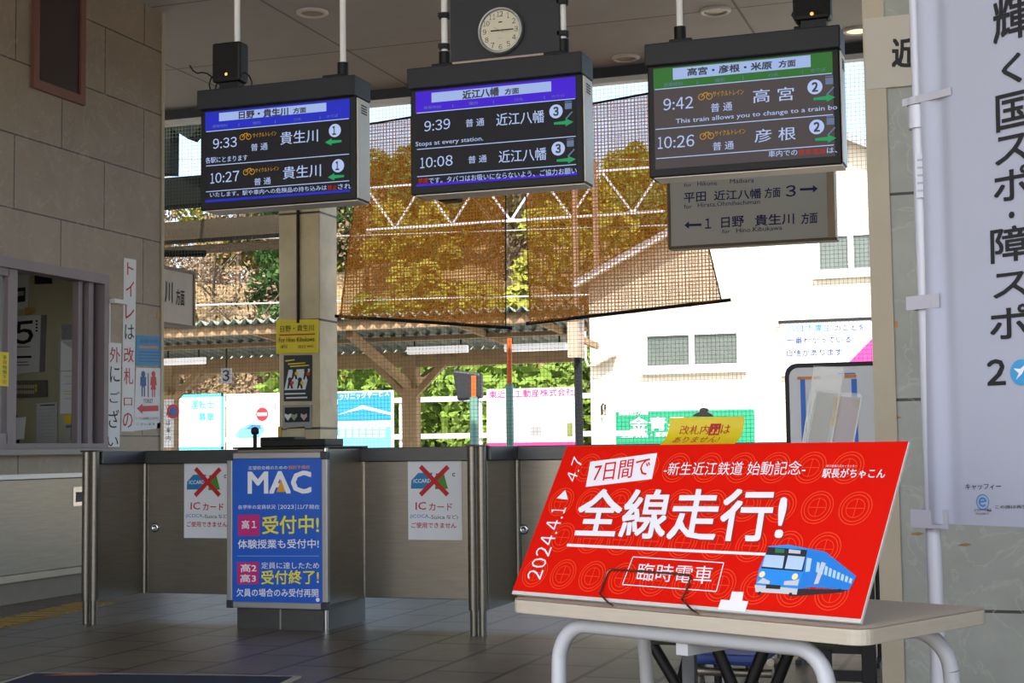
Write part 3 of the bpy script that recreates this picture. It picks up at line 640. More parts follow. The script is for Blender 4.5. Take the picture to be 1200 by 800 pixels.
# ------------------------------------------------------------------ ticket gate
GY, BY = 7.82, 8.36; TOP = 1.05; BOT = .14
def gate_post(x, y, label):
    t = thing('gate_post', label, 'post', (x, y, 0), 'stainless gate posts')
    b = MB()
    for dx_ in (-.028, .028): b.cyl((x + dx_, y, BOT), (x + dx_, y, TOP), .028, steel, 20)
    b.box((x - .028, y - .012, BOT), (x + .028, y + .03, TOP), steel_dk); part('shaft', b, t)
    b = MB()
    for dx_ in (-.026, .026): b.cyl((x + dx_, y, 0), (x + dx_, y, BOT), .022, steel, 20)
    part('foot', b, t)
    b = MB(); b.box((x - .058, y - .03, TOP - .004), (x + .058, y + .035, TOP + .006), steel_dk); part('cap', b, t, .003)
gate_post(-5.43, GY, 'stainless gate post beside the ticket counter, leftmost of the gate'); gate_post(-2.90, GY, 'stainless gate post between the poster kiosk and the table')
gate_post(-1.67, GY, 'stainless gate post hidden behind the red poster board'); gate_post(-.61, GY + .5, 'stainless gate post against the marble wall end')
def wing(x, y0, y1, label):
    t = thing('gate_wing', label, 'panel', (x, y0, BOT), 'stainless side wings of the gate')
    b = MB(); b.box((x - .012, y0, BOT), (x + .012, y1, TOP - .08), steel); part('panel', b, t, .003)
    b = MB(); b.box((x - .035, y0, TOP - .08), (x + .035, y1, TOP), steel_dk); part('top_rail', b, t, .004)
    b = MB(); b.cyl((x + .02, y1, BOT), (x + .02, y1, TOP - .08), .02, steel, 16); part('end_tube', b, t)
wing(-5.40, GY + .03, BY - .02, 'stainless side wing running back from the leftmost gate post'); wing(-2.86, GY + .03, BY - .02, 'stainless side wing running back from the right gate post')
def door(x0, x1, lock, label):
    t = thing('gate_door', label, 'gate', ((x0 + x1) / 2, BY, BOT), 'stainless gate doors')
    b = MB(); b.box((x0, BY - .012, BOT), (x1, BY + .012, TOP - .085), steel); part('panel', b, t, .003)
    b = MB(); b.box((x0 - .02, BY - .04, TOP - .085), (x1 + .02, BY + .04, TOP), steel_dk); part('top_rail', b, t, .004)
    if lock:
        P = PanY(BY - .012); c_ = P.q(*lock); b = MB(); b.lathe(P.pt(*c_), P.n, [(.03, -.002), (.03, .006), (.022, .012), (.012, .012), (.01, .004), (.001, .004)], chrome, 20); part('lock', b, t)
door(-5.36, -4.43, (182, 618), 'stainless gate door left of the blue poster kiosk, with a round lock'); door(-3.83, -2.875, None, 'stainless gate door right of the blue poster kiosk, under a white notice')
door(-2.845, -1.72, (614, 620), 'stainless gate door behind the red poster, with a round lock'); door(-1.62, -.60, None, 'stainless gate door behind the table beside the marble wall')
KX0, KX1 = -4.42, -3.84
t = thing('gate_kiosk', 'stainless gate kiosk that the blue framed poster leans on', 'kiosk', ((KX0 + KX1) / 2, 8.1, 0))
b = MB(); b.box((KX0, GY, BOT), (KX1, BY + .02, TOP), steel); part('body', b, t, .006)
b = MB(); b.box((KX0 + .004, GY + .004, 0), (KX1 - .004, BY + .016, BOT), steel_dk); b.box(((KX0 + KX1) / 2 - .004, GY - .001, .0), ((KX0 + KX1) / 2 + .004, GY + .01, BOT), alu); part('base', b, t)
b = MB(); b.cyl((KX1 + .002, GY + .005, 0), (KX1 + .002, GY + .005, TOP), .014, chrome, 12); part('corner_tube', b, t)
b = MB(); b.box((KX0 - .015, GY - .02, TOP), (KX1 + .015, BY + .03, TOP + .012), black); part('top_plate', b, t, .003)
t = thing('ticket_reader', 'low black ticket reader with a small upright lamp on the gate kiosk', 'reader', (-4.05, GY + .15, TOP + .012))
P = PanY(GY + .05)
a_, c_ = P.q(305, 527), P.q(381, 514)
b = MB(); b.box((a_[0], GY + .05, TOP + .012), (c_[0], GY + .3, TOP + .055), black); b.box((a_[0] - .03, GY + .1, TOP + .012), (a_[0] + .2, GY + .25, TOP + .07), black); part('housing', b, t, .006)
p = P.q(294, 512)
b = MB(); b.cyl((p[0], GY + .1, TOP + .01), (p[0], GY + .1, TOP + .09), .012, black, 12); part('stem', b, t)
b = MB(); b.lathe((p[0], GY + .1, TOP + .085), (0, 0, 1), [(.001, 0), (.02, .003), (.025, .018), (.023, .035), (.012, .045), (.001, .047)], black, 16); part('lamp_head', b, t)

# blue framed poster
Yp = GY - .035; P = PanY(Yp); c3_ = crop(260, 525, 3.638)
a0 = P.q(*c3_(22, 690)); a1 = P.q(*c3_(450, 18))
fx0, fx1, fz0, fz1 = P.q(266, 620)[0], P.q(384, 620)[0], P.q(325, 713)[1], P.q(325, 530)[1]
pf = thing('framed_poster', 'silver framed blue MAC school poster standing against the gate kiosk', 'poster', P.pt((fx0 + fx1) / 2, fz0))
b = MB(); w_ = .036
b.slab(P, fx0, fz0, fx1, fz0 + w_, -.03, .004, alu); b.slab(P, fx0, fz1 - w_, fx1, fz1, -.03, .004, alu); b.slab(P, fx0, fz0, fx0 + w_, fz1, -.03, .004, alu); b.slab(P, fx1 - w_, fz0, fx1, fz1, -.03, .004, alu)
part('frame', b, pf, .004)
for (x, z) in ((fx0, fz0), (fx1, fz0), (fx0, fz1), (fx1, fz1)):
    sx = 1 if x == fx0 else -1; sz = 1 if z == fz0 else -1
    b = MB(); b.prism(P, [(x - sx * .002, z - sz * .002), (x + sx * .045, z - sz * .002), (x + sx * .045, z + sz * .034), (x + sx * .034, z + sz * .045), (x - sx * .002, z + sz * .045)][::sx * sz], -.032, .006, M('corner guard', (60, 62, 66), .3, .3)); part('corner_guard', b, pf, .004)
mb_ = M('poster blue', (18, 92, 200), .35, noise=.03); pw = M('poster white', (238, 240, 244), .4, noise=.02); py_ = M('poster yellow', (240, 226, 40), .4, noise=.02); pp_ = M('poster magenta', (200, 34, 120), .4, noise=.05); po = M('poster orange', (228, 160, 30), .4)
b = MB(); b.slab(P, fx0 + w_ - .002, fz0 + w_ - .002, fx1 - w_ + .002, fz1 - w_ + .002, -.028, -.004, mb_)
def T3(st, BL, BR, top, mat, bold=.02, h=-.0025): b.tpx(P, st, c3_(*BL), c3_(*BR), c3_(BL[0], top), h, mat, bold)
T3('志望校合格のための', (112, 92), (278, 90), 76, pw, .01); T3('個別予備校', (282, 90), (374, 88), 74, po, .01)
T3('MAC', (112, 192), (378, 190), 102, pw, .065); b.pq(P, [c3_(232, 187), c3_(270, 186), c3_(252, 132)], -.002, po)
T3('各学年の定員状況', (68, 260), (228, 259), 242, pw, .015); T3('[', (240, 262), (244, 262), 240, pw, 0); T3('2023', (248, 258), (306, 258), 242, pw, .03); T3(']', (311, 262), (315, 262), 240, pw, 0); T3('11/7', (322, 258), (366, 258), 242, pw, .03); T3('現在', (370, 260), (416, 259), 241, pw, .015)
def block(x0, y0, x1, y1): b.pq(P, [c3_(x0, y1), c3_(x1, y1 - 1), c3_(x1, y0 - 1), c3_(x0, y0)], -.003, pp_)
block(68, 284, 160, 374); T3('高1', (84, 344), (146, 342), 308, pw, .03, -.002)
T3('受付中!', (172, 366), (412, 362), 290, py_, .03); T3('体験授業も受付中!', (68, 428), (412, 426), 390, pw, .02)
b.pq(P, [c3_(65, 458), c3_(413, 458), c3_(413, 461), c3_(65, 461)], -.003, M('pale blue rule', (120, 170, 230)))
block(64, 486, 156, 580); T3('高2', (80, 528), (146, 527), 494, pw, .03, -.002); T3('高3', (78, 572), (144, 571), 538, pw, .03, -.002)
T3('定員に達したため', (168, 514), (414, 514), 486, pw, .015); T3('受付終了!', (168, 580), (412, 578), 522, py_, .03); T3('欠員の場合のみ受付再開', (62, 632), (410, 634), 598, pw, .02)
b.disc(P, P.q(*c3_(408, 646)), .012, -.002, pw, 14)
part('poster_sheet', b, pf)

# IC card notices
c8 = crop(470, 525, 6.955); Pn = PanY(BY - .0125)
def notice(du, label, smal):
    b = MB(); P = Panel(Pn.O + Vector((du, 0, 0)), Pn.ux, Pn.uz); P.q = Pn.q
    z0 = P.q(*c8(55, 745))[1]; z1 = P.q(*c8(65, 75))[1]; x0 = P.q(*c8(58, 400))[0]; x1 = P.q(*c8(496, 400))[0]
    b.slab(P, x0, z0, x1, z1, -.001, .002, paper)
    tq = M('card blue', (24, 122, 176)); gq = M('card green', (60, 140, 30))
    b.pq(P, [c8(*p) for p in [(82, 330), (228, 328), (258, 200), (140, 202), (85, 262)]], .0032, tq)
    b.pq(P, [c8(*p) for p in [(278, 334), (384, 330), (350, 205), (285, 205)]], .0032, gq)
    b.tpx(P, 'ICCARD', c8(105, 283), c8(245, 280), c8(105, 252), .0040, pw, .02)
    for A, B, hx in (((160, 148), (382, 380), .0048), ((385, 150), (160, 380), .0054)): b.line(P, P.q(*c8(*A)), P.q(*c8(*B)), .028, hx, redx)
    b.ring(P, P.q(*c8(432, 216)), .006, .011, .0035, ink, 10, .6, 5.6)
    b.tpx(P, 'IC', c8(120, 502), c8(205, 500), c8(120, 440), .0035, red, .02); b.tpx(P, 'カード', c8(230, 508), c8(418, 508), c8(230, 448), .0035, red, .02)
    b.tpx(P, '(ICOCA', c8(76, 578), c8(226, 576), c8(76, 540), .0035, M('icoca blue', (40, 110, 190)), .01); b.tpx(P, '-Suica', c8(230, 576), c8(358, 576), c8(230, 544), .0035, M('suica green', (50, 90, 70)), .01); b.tpx(P, 'など)', c8(372, 582), c8(464, 582), c8(372, 542), .0035, ink, .01)
    b.tpx(P, 'ご使用できません', c8(86, 650), c8(452, 652), c8(86, 604), .0035, red, .02)
    solo('card_notice', b, label, 'notice')
notice(0, 'white no IC card notice on the gate door right of the blue poster', 0)
notice(PY(216, 585, BY).x - PY(478, 585, BY).x, 'white no IC card notice on the gate door, partly hidden by the blue poster frame', 1)

# floor mat
p1, p2 = PZ(38, 789.5, 0), PZ(300, 793, 0); d = (p2 - p1).normalized(); n_ = Vector((d.y, -d.x, 0))
t = thing('door_mat', 'dark blue floor mat with pale frayed border at the bottom left', 'mat', p1 + d * .6 + n_ * .45)
pm = Panel(p1 + n_ * .9, d, -n_); L_ = 1.32
b = MB(); b.slab(pm, 0, 0, L_, .9, 0, .008, M('mat border', (176, 172, 162), .95, noise=.3, ns=60)); part('border', b, t)
b = MB(); b.slab(pm, .03, .03, L_ - .03, .87, .008, .0095, M('mat blue', (40, 44, 66), .95, noise=.25, ns=40)); b.poly(pm, [(.1, .80), (.34, .83), (.36, .85), (.2, .86)], .0098, M('mat orange', (190, 120, 60), .9)); part('pile', b, t)

# ------------------------------------------------------------------ table and its things
TZ = .70
f0 = PZ(585, 700, TZ); f1 = PZ(1011, 738, TZ); e1 = Vector((f1.x - f0.x, f1.y - f0.y, 0)).normalized(); e2 = Vector((-e1.y, e1.x, 0))
TL_ = .905; TD = .47
f0 = f1 - e1 * TL_
top_m = M('pale wood laminate', (170, 156, 138), .45, noise=.12, ns=5, stretch=(3, 30, 3)); edge_m = M('laminate edge', (176, 168, 152), .5, noise=.12, ns=4, stretch=(4, 4, 40))
t = thing('folding_table', 'small folding table with pale wood top and bent grey tube legs', 'table', f0 + e1 * TL_ / 2 + e2 * TD / 2 - Vector((0, 0, TZ)))
PT = Panel(f0, e1, e2)
def rounded(w, h, r, n=6):
    pts = []
    for cx, cy, a0 in ((w - r, r, -90), (w - r, h - r, 0), (r, h - r, 90), (r, r, 180)):
        for k in range(n + 1):
            a = math.radians(a0 + 90 * k / n); pts.append((cx + r * math.cos(a), cy + r * math.sin(a)))
    return pts
b = MB(); b.prism(PT, rounded(TL_, TD, .035), -.030, -.001, edge_m); b.poly(PT, rounded(TL_, TD, .035), 0, top_m); part('tabletop', b, t, .002)
grey_p = M('light grey enamel', (176, 178, 182), .4, noise=.05)
def uleg(s0, s1, tt, splay, lean):
    z = TZ - .05; r = .0165
    A = f0 + e1 * s0 + e2 * tt; B = f0 + e1 * s1 + e2 * tt; A.z = B.z = z
    R = .075; dn = (e2 * splay + Vector((0, 0, -1))).normalized(); L = (z - .015) / abs(dn.z)
    b = MB(); pts = arc(A + e1 * R + dn * R, -e1, -dn, R, 0, math.pi / 2, 7) + arc(B - e1 * R + dn * R, -dn, e1, R, 0, math.pi / 2, 7)
    b.tube(pts, r, grey_p, 14); part('top_rail', b, t)
    for P0, ln in ((A, lean), (B, 0)):
        top = P0 + dn * R; pt_ = [top]
        for k in range(1, 9):
            f_ = k / 8; pt_.append(top + dn * ((L - R - .02) * f_) + e1 * ln * (L - R) * max(0, f_ - .08) )
        b = MB(); b.tube(pt_, r, grey_p, 14); lg = part('leg', b, t)
        e_d = (pt_[-1] - pt_[-2]).normalized(); b = MB(); b.tube([pt_[-1] - e_d * .02, pt_[-1] + e_d * .02], r + .004, black, 14); part('rubber_foot', b, lg)
uleg(.115, .80, .05, -.13, .24); uleg(.032, .84, TD - .06, .13, -.05)
b = MB(); b.beam(f0 + e1 * .45 + e2 * .05 + Vector((0, 0, -.075)), f0 + e1 * .45 + e2 * (TD - .05) + Vector((0, 0, -.075)), .03, .03, grey_p); part('cross_bar', b, t)

# red poster board
yaw, ph, PW, PHt = -.4552, 1.0436, .897, .377
d = Vector((math.cos(yaw), math.sin(yaw), 0)); nb = Vector((-d.y, d.x, 0)); u = nb * math.cos(ph) + Vector((0, 0, math.sin(ph)))
P = QuadPanel((-1.0995, 3.183, .709), d, u).setq([(669, 520), (1061, 519), (1012, 732), (597, 692)], PW, PHt)
rp = thing('poster_board', 'red promotional board with large white lettering leaning on the table', 'poster', P.pt(PW / 2, 0))
rr = M('poster red', (202, 18, 5), .4, noise=.02, spec=.12); rr2 = M('poster ring red', (222, 62, 24), .4, noise=.02); pwh = M('board white', (222, 222, 228), .4, noise=.02); rsh = M('lettering shadow ink', (150, 34, 28), .4)
b = MB(); b.slab(P, -.001, -.003, PW + .0015, PHt + .001, -.008, -.0005, M('foam board', (190, 188, 184), .6)); part('backing', b, rp, .001)
b = MB(); b.slab(P, 0, .005, PW, PHt, -.0005, .0005, rr)
h = .0010
for r_ in range(5):
    for k in range(12):
        cu, cv = .048 + k * .086 + (r_ % 2) * .043, .052 + r_ * .089
        if cu > PW - .04 or cv > PHt - .03: continue
        for ra, rb in ((.0345, .0365), (.028, .030), (.0195, .021)): b.ring(P, (cu, cv), ra, rb, h, rr2, 24)
        b.line(P, (cu - .02, cv), (cu + .02, cv), .0016, h, rr2); b.line(P, (cu, cv - .02), (cu, cv + .02), .0016, h, rr2)
cC = crop(580, 480, 2.4); cA = crop(590, 510, 3.477); cB = crop(840, 510, 3.478)
def TT(st, cf, BL, BR, TL, mat, bold=.0, h=.0016): b.tpx(P, st, cf(*BL), cf(*BR), cf(*TL), h, mat, bold)
b.pq(P, [cC(*p) for p in [(277, 140), (463, 118), (447, 190), (262, 210)]], .0013, pwh)
TT('7日間で', cC, (282, 197), (438, 181), (292, 146), rr, .01, .0020)
TT('-新生近江鉄道 始動記念-', cC, (478, 180), (872, 184), (486, 144), pwh, .0)
TT('全線走行!', cA, (291, 408), (824, 448), (334, 219), rsh, .012, .0012) if False else None
b.tpx(P, '全線走行!', cC(225, 352), cC(812, 375), cC(259, 222), .0013, rsh, .03); b.tpx(P, '全線走行!', cC(221, 349), cC(809, 371), cC(255, 218), .0018, pwh, .03)
b.pq(P, [cC(205, 370), cC(770, 403), cC(768, 411), cC(203, 378)], .0016, pwh)
for A, B in (((390, 410), (647, 430)), ((647, 430), (626, 513)), ((626, 513), (358, 490)), ((358, 490), (390, 410))): b.line(P, P.q(*cC(*A)), P.q(*cC(*B)), .0022, .0016, pwh)
TT('臨時電車', cC, (397, 478), (610, 492), (408, 428), pwh, .0)
TT('2024.4.1', cC, (124, 474), (206, 268), (84, 470), pwh, .0); b.pq(P, [cA(225, 245), cA(272, 251), cA(262, 211)], .0016, pwh); TT('4.7', cA, (303, 182), (338, 90), (266, 168), pwh, 0)
TT('駅長がちゃこん', cB, (428, 174), (680, 179), (434, 137), pwh, .02); TT('近江鉄道公式キャラクター', cB, (445, 131), (568, 133), (446, 122), pwh, 0)
b.pq(P, [cB(*p) for p in [(68, 640), (115, 643), (110, 680), (135, 683), (122, 728), (8, 716), (22, 674), (58, 677)]], .0016, pwh)
tb = M('train blue', (34, 134, 220), .4, noise=.02); tbd = M('train side blue', (28, 118, 204), .4, noise=.02); tgr = M('train grey', (188, 190, 194), .4); tw = M('train window', (168, 196, 226), .3); tl = M('train lamp', (240, 220, 170), .3)
b.pq(P, [cB(*p) for p in [(218, 452), (300, 446), (382, 464), (362, 560), (338, 640), (165, 618), (180, 545)]], .0020, tb)
b.pq(P, [cB(*p) for p in [(378, 462), (450, 478), (580, 582), (552, 640), (400, 626), (338, 634), (362, 556)]], .0022, tbd)
b.pq(P, [cB(*p) for p in [(216, 456), (376, 470), (360, 560), (188, 544)]], .0025, ink)
b.pq(P, [cB(*p) for p in [(206, 488), (284, 494), (276, 546), (192, 537)]], .0029, tw); b.pq(P, [cB(*p) for p in [(298, 492), (368, 499), (355, 554), (286, 547)]], .0029, tw)
b.pq(P, [cB(*p) for p in [(246, 462), (284, 465), (282, 482), (244, 480)]], .0029, M('dest board green', (40, 110, 70))); b.pq(P, [cB(*p) for p in [(302, 466), (350, 472), (348, 486), (300, 482)]], .0029, tgr)
b.pq(P, [cB(*p) for p in [(162, 614), (340, 632), (336, 657), (166, 644)]], .0025, tgr); b.pq(P, [cB(*p) for p in [(210, 612), (270, 618), (268, 634), (208, 630)]], .0029, ink)
b.pq(P, [cB(*p) for p in [(196, 584), (226, 600), (222, 612), (170, 606)]], .0027, tgr); b.pq(P, [cB(*p) for p in [(284, 600), (330, 596), (346, 590), (340, 620), (282, 616)]], .0027, tgr)
for c_ in ((193, 570), (328, 581)): b.disc(P, P.q(*cB(*c_)), .0068, .0030, tl, 16)
for k in range(9):
    x = 418 + k * 17; y = 520 + k * 8.5; hgt = 42 - k * 2.6; b.pq(P, [cB(x, y), cB(x + 11, y + 5), cB(x + 6, y + 5 + hgt), cB(x - 5, y + hgt)], .0027, tw)
b.pq(P, [cB(*p) for p in [(376, 502), (396, 506), (388, 560), (370, 562)]], .0027, tw)
b.pq(P, [cB(*p) for p in [(436, 520), (454, 526), (424, 612), (406, 614)]], .0026, tgr)
b.pq(P, [cB(*p) for p in [(340, 632), (550, 638), (515, 650), (330, 662), (300, 660)]], .0018, ink)
for c_ in ((182, 650), (310, 656), (512, 642)): b.disc(P, P.q(*cB(*c_)), .004, .0026, ink, 12)
part('printed_face', b, rp)
# wire stand
t = thing('wire_stand', 'bent wire stand holding the red board on the table', 'stand', P.pt(.35, 0, .02))
b = MB()
pt = lambda x, y, h: P.pt(*P.q(*cA(x, y)), h)
def tabp(x, y, z=TZ + .004): return PZ(*cA(x, y), z)
pts = [tabp(446, 692), tabp(425, 680, TZ + .006), pt(402, 652, .014), pt(402, 636, .007), pt(414, 590, .005), pt(426, 558, .005), pt(436, 547, .005), pt(450, 545, .005), pt(600, 556, .005), pt(752, 571, .005), pt(766, 574, .005), pt(769, 584, .005), pt(752, 640, .006), pt(741, 672, .009), pt(744, 684, .016), tabp(770, 712, TZ + .006), tabp(795, 726)]
b.tube(pts, .0022, M('bronze wire', (110, 96, 86), .25, .9), 10); part('wire', b, t)

# yellow sheet on its tripod stand
Yt = 5.5; KS = Yt / 4.3; P = PanY(Yt); cY = crop(740, 470, 4)
st = thing('tripod_stand', 'black tripod sign stand behind the table with a bulldog clip on top', 'stand', (P.q(823, 485)[0], Yt + .1, 0))
cx = P.q(823, 485)[0]; zc = P.q(823, 487)[1]
for xa, ya, xb, yb, yy in ((742, 722, 846, 868, 5.2), (872, 724, 905, 858, 5.35), (800, 724, 790, 846, 5.85)):
    f_ = PY(xb, yb, yy); b = MB(); b.tube([(cx, Yt + .1, .62), (f_.x, yy, .014)], .014, black, 10); part('leg', b, st)
b = MB(); b.cyl((cx, Yt + .1, .25), (cx, Yt + .1, zc - .03), .012, black, 12); b.cyl((cx, Yt + .1, .58), (cx, Yt + .1, .66), .024, black, 14); part('pole', b, st)
clipm = M('dark bulldog clip', (56, 46, 42), .4, .5)
b = MB(); b.prism(P, [P.q(*cY(*p)) for p in [(288, 70), (382, 72), (378, 62), (355, 52), (357, 36), (340, 30), (322, 36), (322, 52), (298, 60)]], -.02, .012, clipm); b.box((cx - .01, Yt, zc - .03), (cx + .01, Yt + .11, zc - .01), clipm); part('clip', b, st, .002)
b = MB(); V = []; Fs = []
qs = lambda x, y: P.q(*cY(x, y))
tl_, tr_ = qs(180, 68), qs(530, 62)
NU, NV = 14, 12
def ysheet(a, v, h=0):
    uu = tl_[0] + (tr_[0] - tl_[0]) * a; s_ = v
    px_ = uu - KS * .045 * (s_ ** 2.2); return Vector((px_, Yt - .004 - h - KS * .09 * s_ ** 2.5, zc - .005 - KS * .125 * s_ + KS * .03 * s_ ** 3))
for j in range(NV + 1):
    for i in range(NU + 1): V.append(ysheet(i / NU, j / NV))
for j in range(NV):
    for i in range(NU): k = j * (NU + 1) + i; Fs.append((k, k + NU + 1, k + NU + 2, k + 1))
b.add(V, Fs, yellow, True)
for s_, a0, a1, v0, v1, mt in [('改札内', .16, .55, .42, .19, red), ('は', .71, .83, .41, .19, red), ('ありません!', .13, .74, .66, .48, red)]:
    v_, f_ = glyphs(s_); b.add([ysheet(a0 + (a1 - a0) * p, v0 + (v1 - v0) * q_, .003) for p, q_ in v_], f_, mt)
b.add([ysheet(.56, .45, .002), ysheet(.70, .45, .002), ysheet(.70, .16, .002), ysheet(.56, .16, .002)], [(0, 1, 2, 3)], red)
for s0 in (.585, .645): b.add([ysheet(s0 + .035 * p, .41 - .2 * q_, .004) for p, q_ in [(0, 0), (.4, 0), (.4, .5), (0, .5), (0, .65), (1, .65), (1, .5), (.6, .5), (.6, 0), (1, 0), (1, .8), (.6, .8), (.6, 1), (.4, 1), (.4, .8), (0, .8)]], [tuple(range(16))], yellow)
o = solo('clipped_sheet', b, 'curled yellow sheet with red lettering clipped to the tripod stand', 'sheet')

# leaflet rack
Yl = 5.0; P = PanY(Yl); cL = crop(680, 270, 2.964)
acr = bpy.data.materials.new('clear acrylic'); acr.use_nodes = True; t_ = acr.node_tree; gp = t_.nodes['Principled BSDF']; gp.inputs['Base Color'].default_value = (.75, .76, .74, 1); gp.inputs['Roughness'].default_value = .08
tr = t_.nodes.new('ShaderNodeBsdfTransparent'); mxs = t_.nodes.new('ShaderNodeMixShader'); mxs.inputs[0].default_value = .16
t_.links.new(tr.outputs[0], mxs.inputs[1]); t_.links.new(gp.outputs[0], mxs.inputs[2]); t_.links.new(mxs.outputs[0], t_.nodes['Material Output'].inputs[0])
rx0, rx1 = P.q(955, 770)[0], P.q(1024, 770)[0]
t = thing('leaflet_rack', 'black slatted leaflet rack with clear pockets behind the table by the marble wall', 'rack', ((rx0 + rx1) / 2, Yl + .15, 0))
for x in (rx0, rx1 - .045):
    b = MB(); b.box((x, Yl + .05, 0), (x + .045, Yl + .09, .95), black); b.box((x, Yl - .1, 0), (x + .045, Yl + .35, .03), black); part('upright', b, t, .003)
for z in (.16, .25, .34, .43, .52):
    b = MB(); b.box((rx0, Yl + .06, z), (rx1, Yl + .08, z + .035), black); part('slat', b, t)
def pocket(pts, label, inner, tilt):
    uv = [P.q(*cL(*p)) for p in pts]; b = MB(); b.prism(P, uv[::-1], 0, .004, acr); b.prism(P, [(u - .006, v + .01) for u, v in uv][::-1], -.035, -.031, acr)
    for A, B in ((uv[0], uv[3]), (uv[1], uv[2])): b.beam(P.pt(*A, -.018), P.pt(*B, -.018), .036, .004, acr, (0, 1, 0)) if False else b.tube([P.pt(*A, 0), P.pt(*B, 0)], .003, M('acrylic edge', (206, 208, 204), .2), 6)
    pk = part('pocket', b, t)
pocket([(812, 478), (917, 482), (868, 760), (770, 760)], 'clear acrylic pocket', None, 0); pocket([(818, 556), (978, 576), (945, 760), (775, 760)], 'clear acrylic pocket', None, 0)
b = MB(); b.prism(P, [P.q(*cL(*p)) for p in [(905, 575), (972, 582), (942, 760), (870, 760)]][::-1], -.02, -.01, M('leaflet mauve', (150, 130, 140), .5, noise=.2)); b.prism(P, [P.q(*cL(*p)) for p in [(884, 575), (906, 576), (890, 680), (868, 680)]][::-1], -.009, -.005, M('leaflet ochre', (190, 150, 40), .5)); b.disc(P, P.q(*cL(958, 598)), .012, -.004, M('leaflet olive', (140, 128, 50)))
solo('leaflet', b, 'mauve and ochre leaflet standing in the lower clear pocket of the rack', 'leaflet')
b = MB(); b.prism(P, [P.q(*cL(*p)) for p in [(822, 560), (880, 566), (848, 760), (784, 760)]][::-1], -.03, -.022, M('leaflet grey', (150, 148, 140), .5, noise=.15)); solo('leaflet', b, 'plain grey leaflet standing in the left of the clear pockets', 'leaflet')

# whiteboard
Yw = 7.3; P = PanY(Yw)
wx0, wx1 = P.q(*cL(712, 600))[0], -.62; wz1 = P.q(*cL(860, 458))[1]
t = thing('whiteboard', 'white notice board with black rounded frame behind the leaflet rack', 'board', ((wx0 + wx1) / 2, Yw, 0))
def rr_(x0, z0, x1, z1, r):
    return [(x0 + a, z0 + c) for a, c in rounded(x1 - x0, z1 - z0, r)]
b = MB(); b.prism(P, rr_(wx0, .62, wx1, wz1, .06), -.03, -.001, black); part('frame', b, t, .004)
b = MB(); b.prism(P, rr_(wx0 + .022, .64, wx1 - .015, wz1 - .022, .045), -.001, .001, M('whiteboard face', (206, 208, 214), .3, noise=.03)); part('board_face', b, t)
for x in (wx0 + .06, wx1 - .06):
    b = MB(); b.cyl((x, Yw + .015, 0), (x, Yw + .015, .66), .014, black, 10); b.box((x - .015, Yw - .2, 0), (x + .015, Yw + .22, .025), black); part('leg', b, t)
b = MB(); b.slab(P, *P.q(*cL(778, 740)), *P.q(*cL(952, 515)), .001, .003, paper)
bm = M('blue tape', (24, 108, 214), .5); om = M('orange strip', (216, 128, 40), .5)
for A, B in (((770, 740), (781, 515)), ((948, 740), (960, 515))): b.slab(P, *P.q(*cL(*A)), *P.q(*cL(*B)), .003, .0045, bm)
b.slab(P, *P.q(*cL(754, 518)), *P.q(*cL(834, 506)), .003, .005, om); b.slab(P, *P.q(*cL(918, 512)), *P.q(*cL(958, 500)), .003, .005, om); b.slab(P, *P.q(*cL(895, 500)), *P.q(*cL(955, 494)), .003, .0045, bm)
solo('blue_edged_notice', b, 'white sheet with blue edges and orange tabs on the whiteboard', 'notice')

# folding chair with blue seat, behind the table
CYc = 4.3
cx0 = PY(824, 768, CYc).x; cx1 = PY(905, 768, CYc).x; cz = PY(850, 767, CYc - .15).z
t = thing('folding_chair', 'folding pipe chair with blue seat half hidden under the table', 'chair', ((cx0 + cx1) / 2, CYc, 0))
bs = M('blue vinyl seat', (36, 62, 132), .5); pipe = M('dull steel pipe', (132, 126, 116), .35, .7)
b = MB(); b.box((cx0, CYc - .15, cz - .03), (cx1, CYc + .2, cz), bs); part('seat', b, t, .012)
b = MB(); b.box((cx0, CYc + .24, .60), (cx1, CYc + .27, .74), bs); part('backrest', b, t, .012)
for x in (cx0 - .015, cx1 + .015):
    b = MB(); b.tube([(x, CYc - .2, .012), (x, CYc + .08, cz), (x, CYc + .26, .75)], .011, pipe, 10); part('leg', b, t)
    b = MB(); b.tube([(x, CYc + .3, .012), (x, CYc - .02, cz - .03), (x, CYc - .13, cz - .02)], .011, pipe, 10); part('leg', b, t)
b = MB(); b.tube([(cx0 - .015, CYc - .1, cz - .055), (cx1 + .015, CYc - .1, cz - .055)], .012, pipe, 10); part('stretcher', b, t)
b = MB(); b.tube([(cx0, CYc + .2, .2), (cx1, CYc + .2, .2)], .009, pipe, 8); part('stretcher', b, t)
# low folding stool with crossing legs
YS = 3.84
sx0, sx1 = PY(765, 750, YS).x, PY(984, 750, YS).x; sz = PY(940, 748, YS - .1).z
t = thing('folding_stool', 'folding stool with dark olive seat and crossing black tube legs under the table edge', 'stool', ((sx0 + sx1) / 2, YS, 0))
b = MB(); b.box((sx0, YS - .08, sz - .03), (sx1, YS + .1, sz), M('olive canvas', (44, 46, 34), .9)); part('seat', b, t, .01)
for y, xa, xb in ((YS - .11, (838, 744), (946, 965)), (YS - .08, (897, 744), (802, 965)), (YS + .08, (757, 744), (900, 950)), (YS + .11, (932, 744), (840, 950))):
    p = PY(*xa, y); q = PY(*xb, y); b = MB(); b.tube([(p.x, y, sz - .02), (q.x, y, .012)], .0155, black, 12); part('leg', b, t)
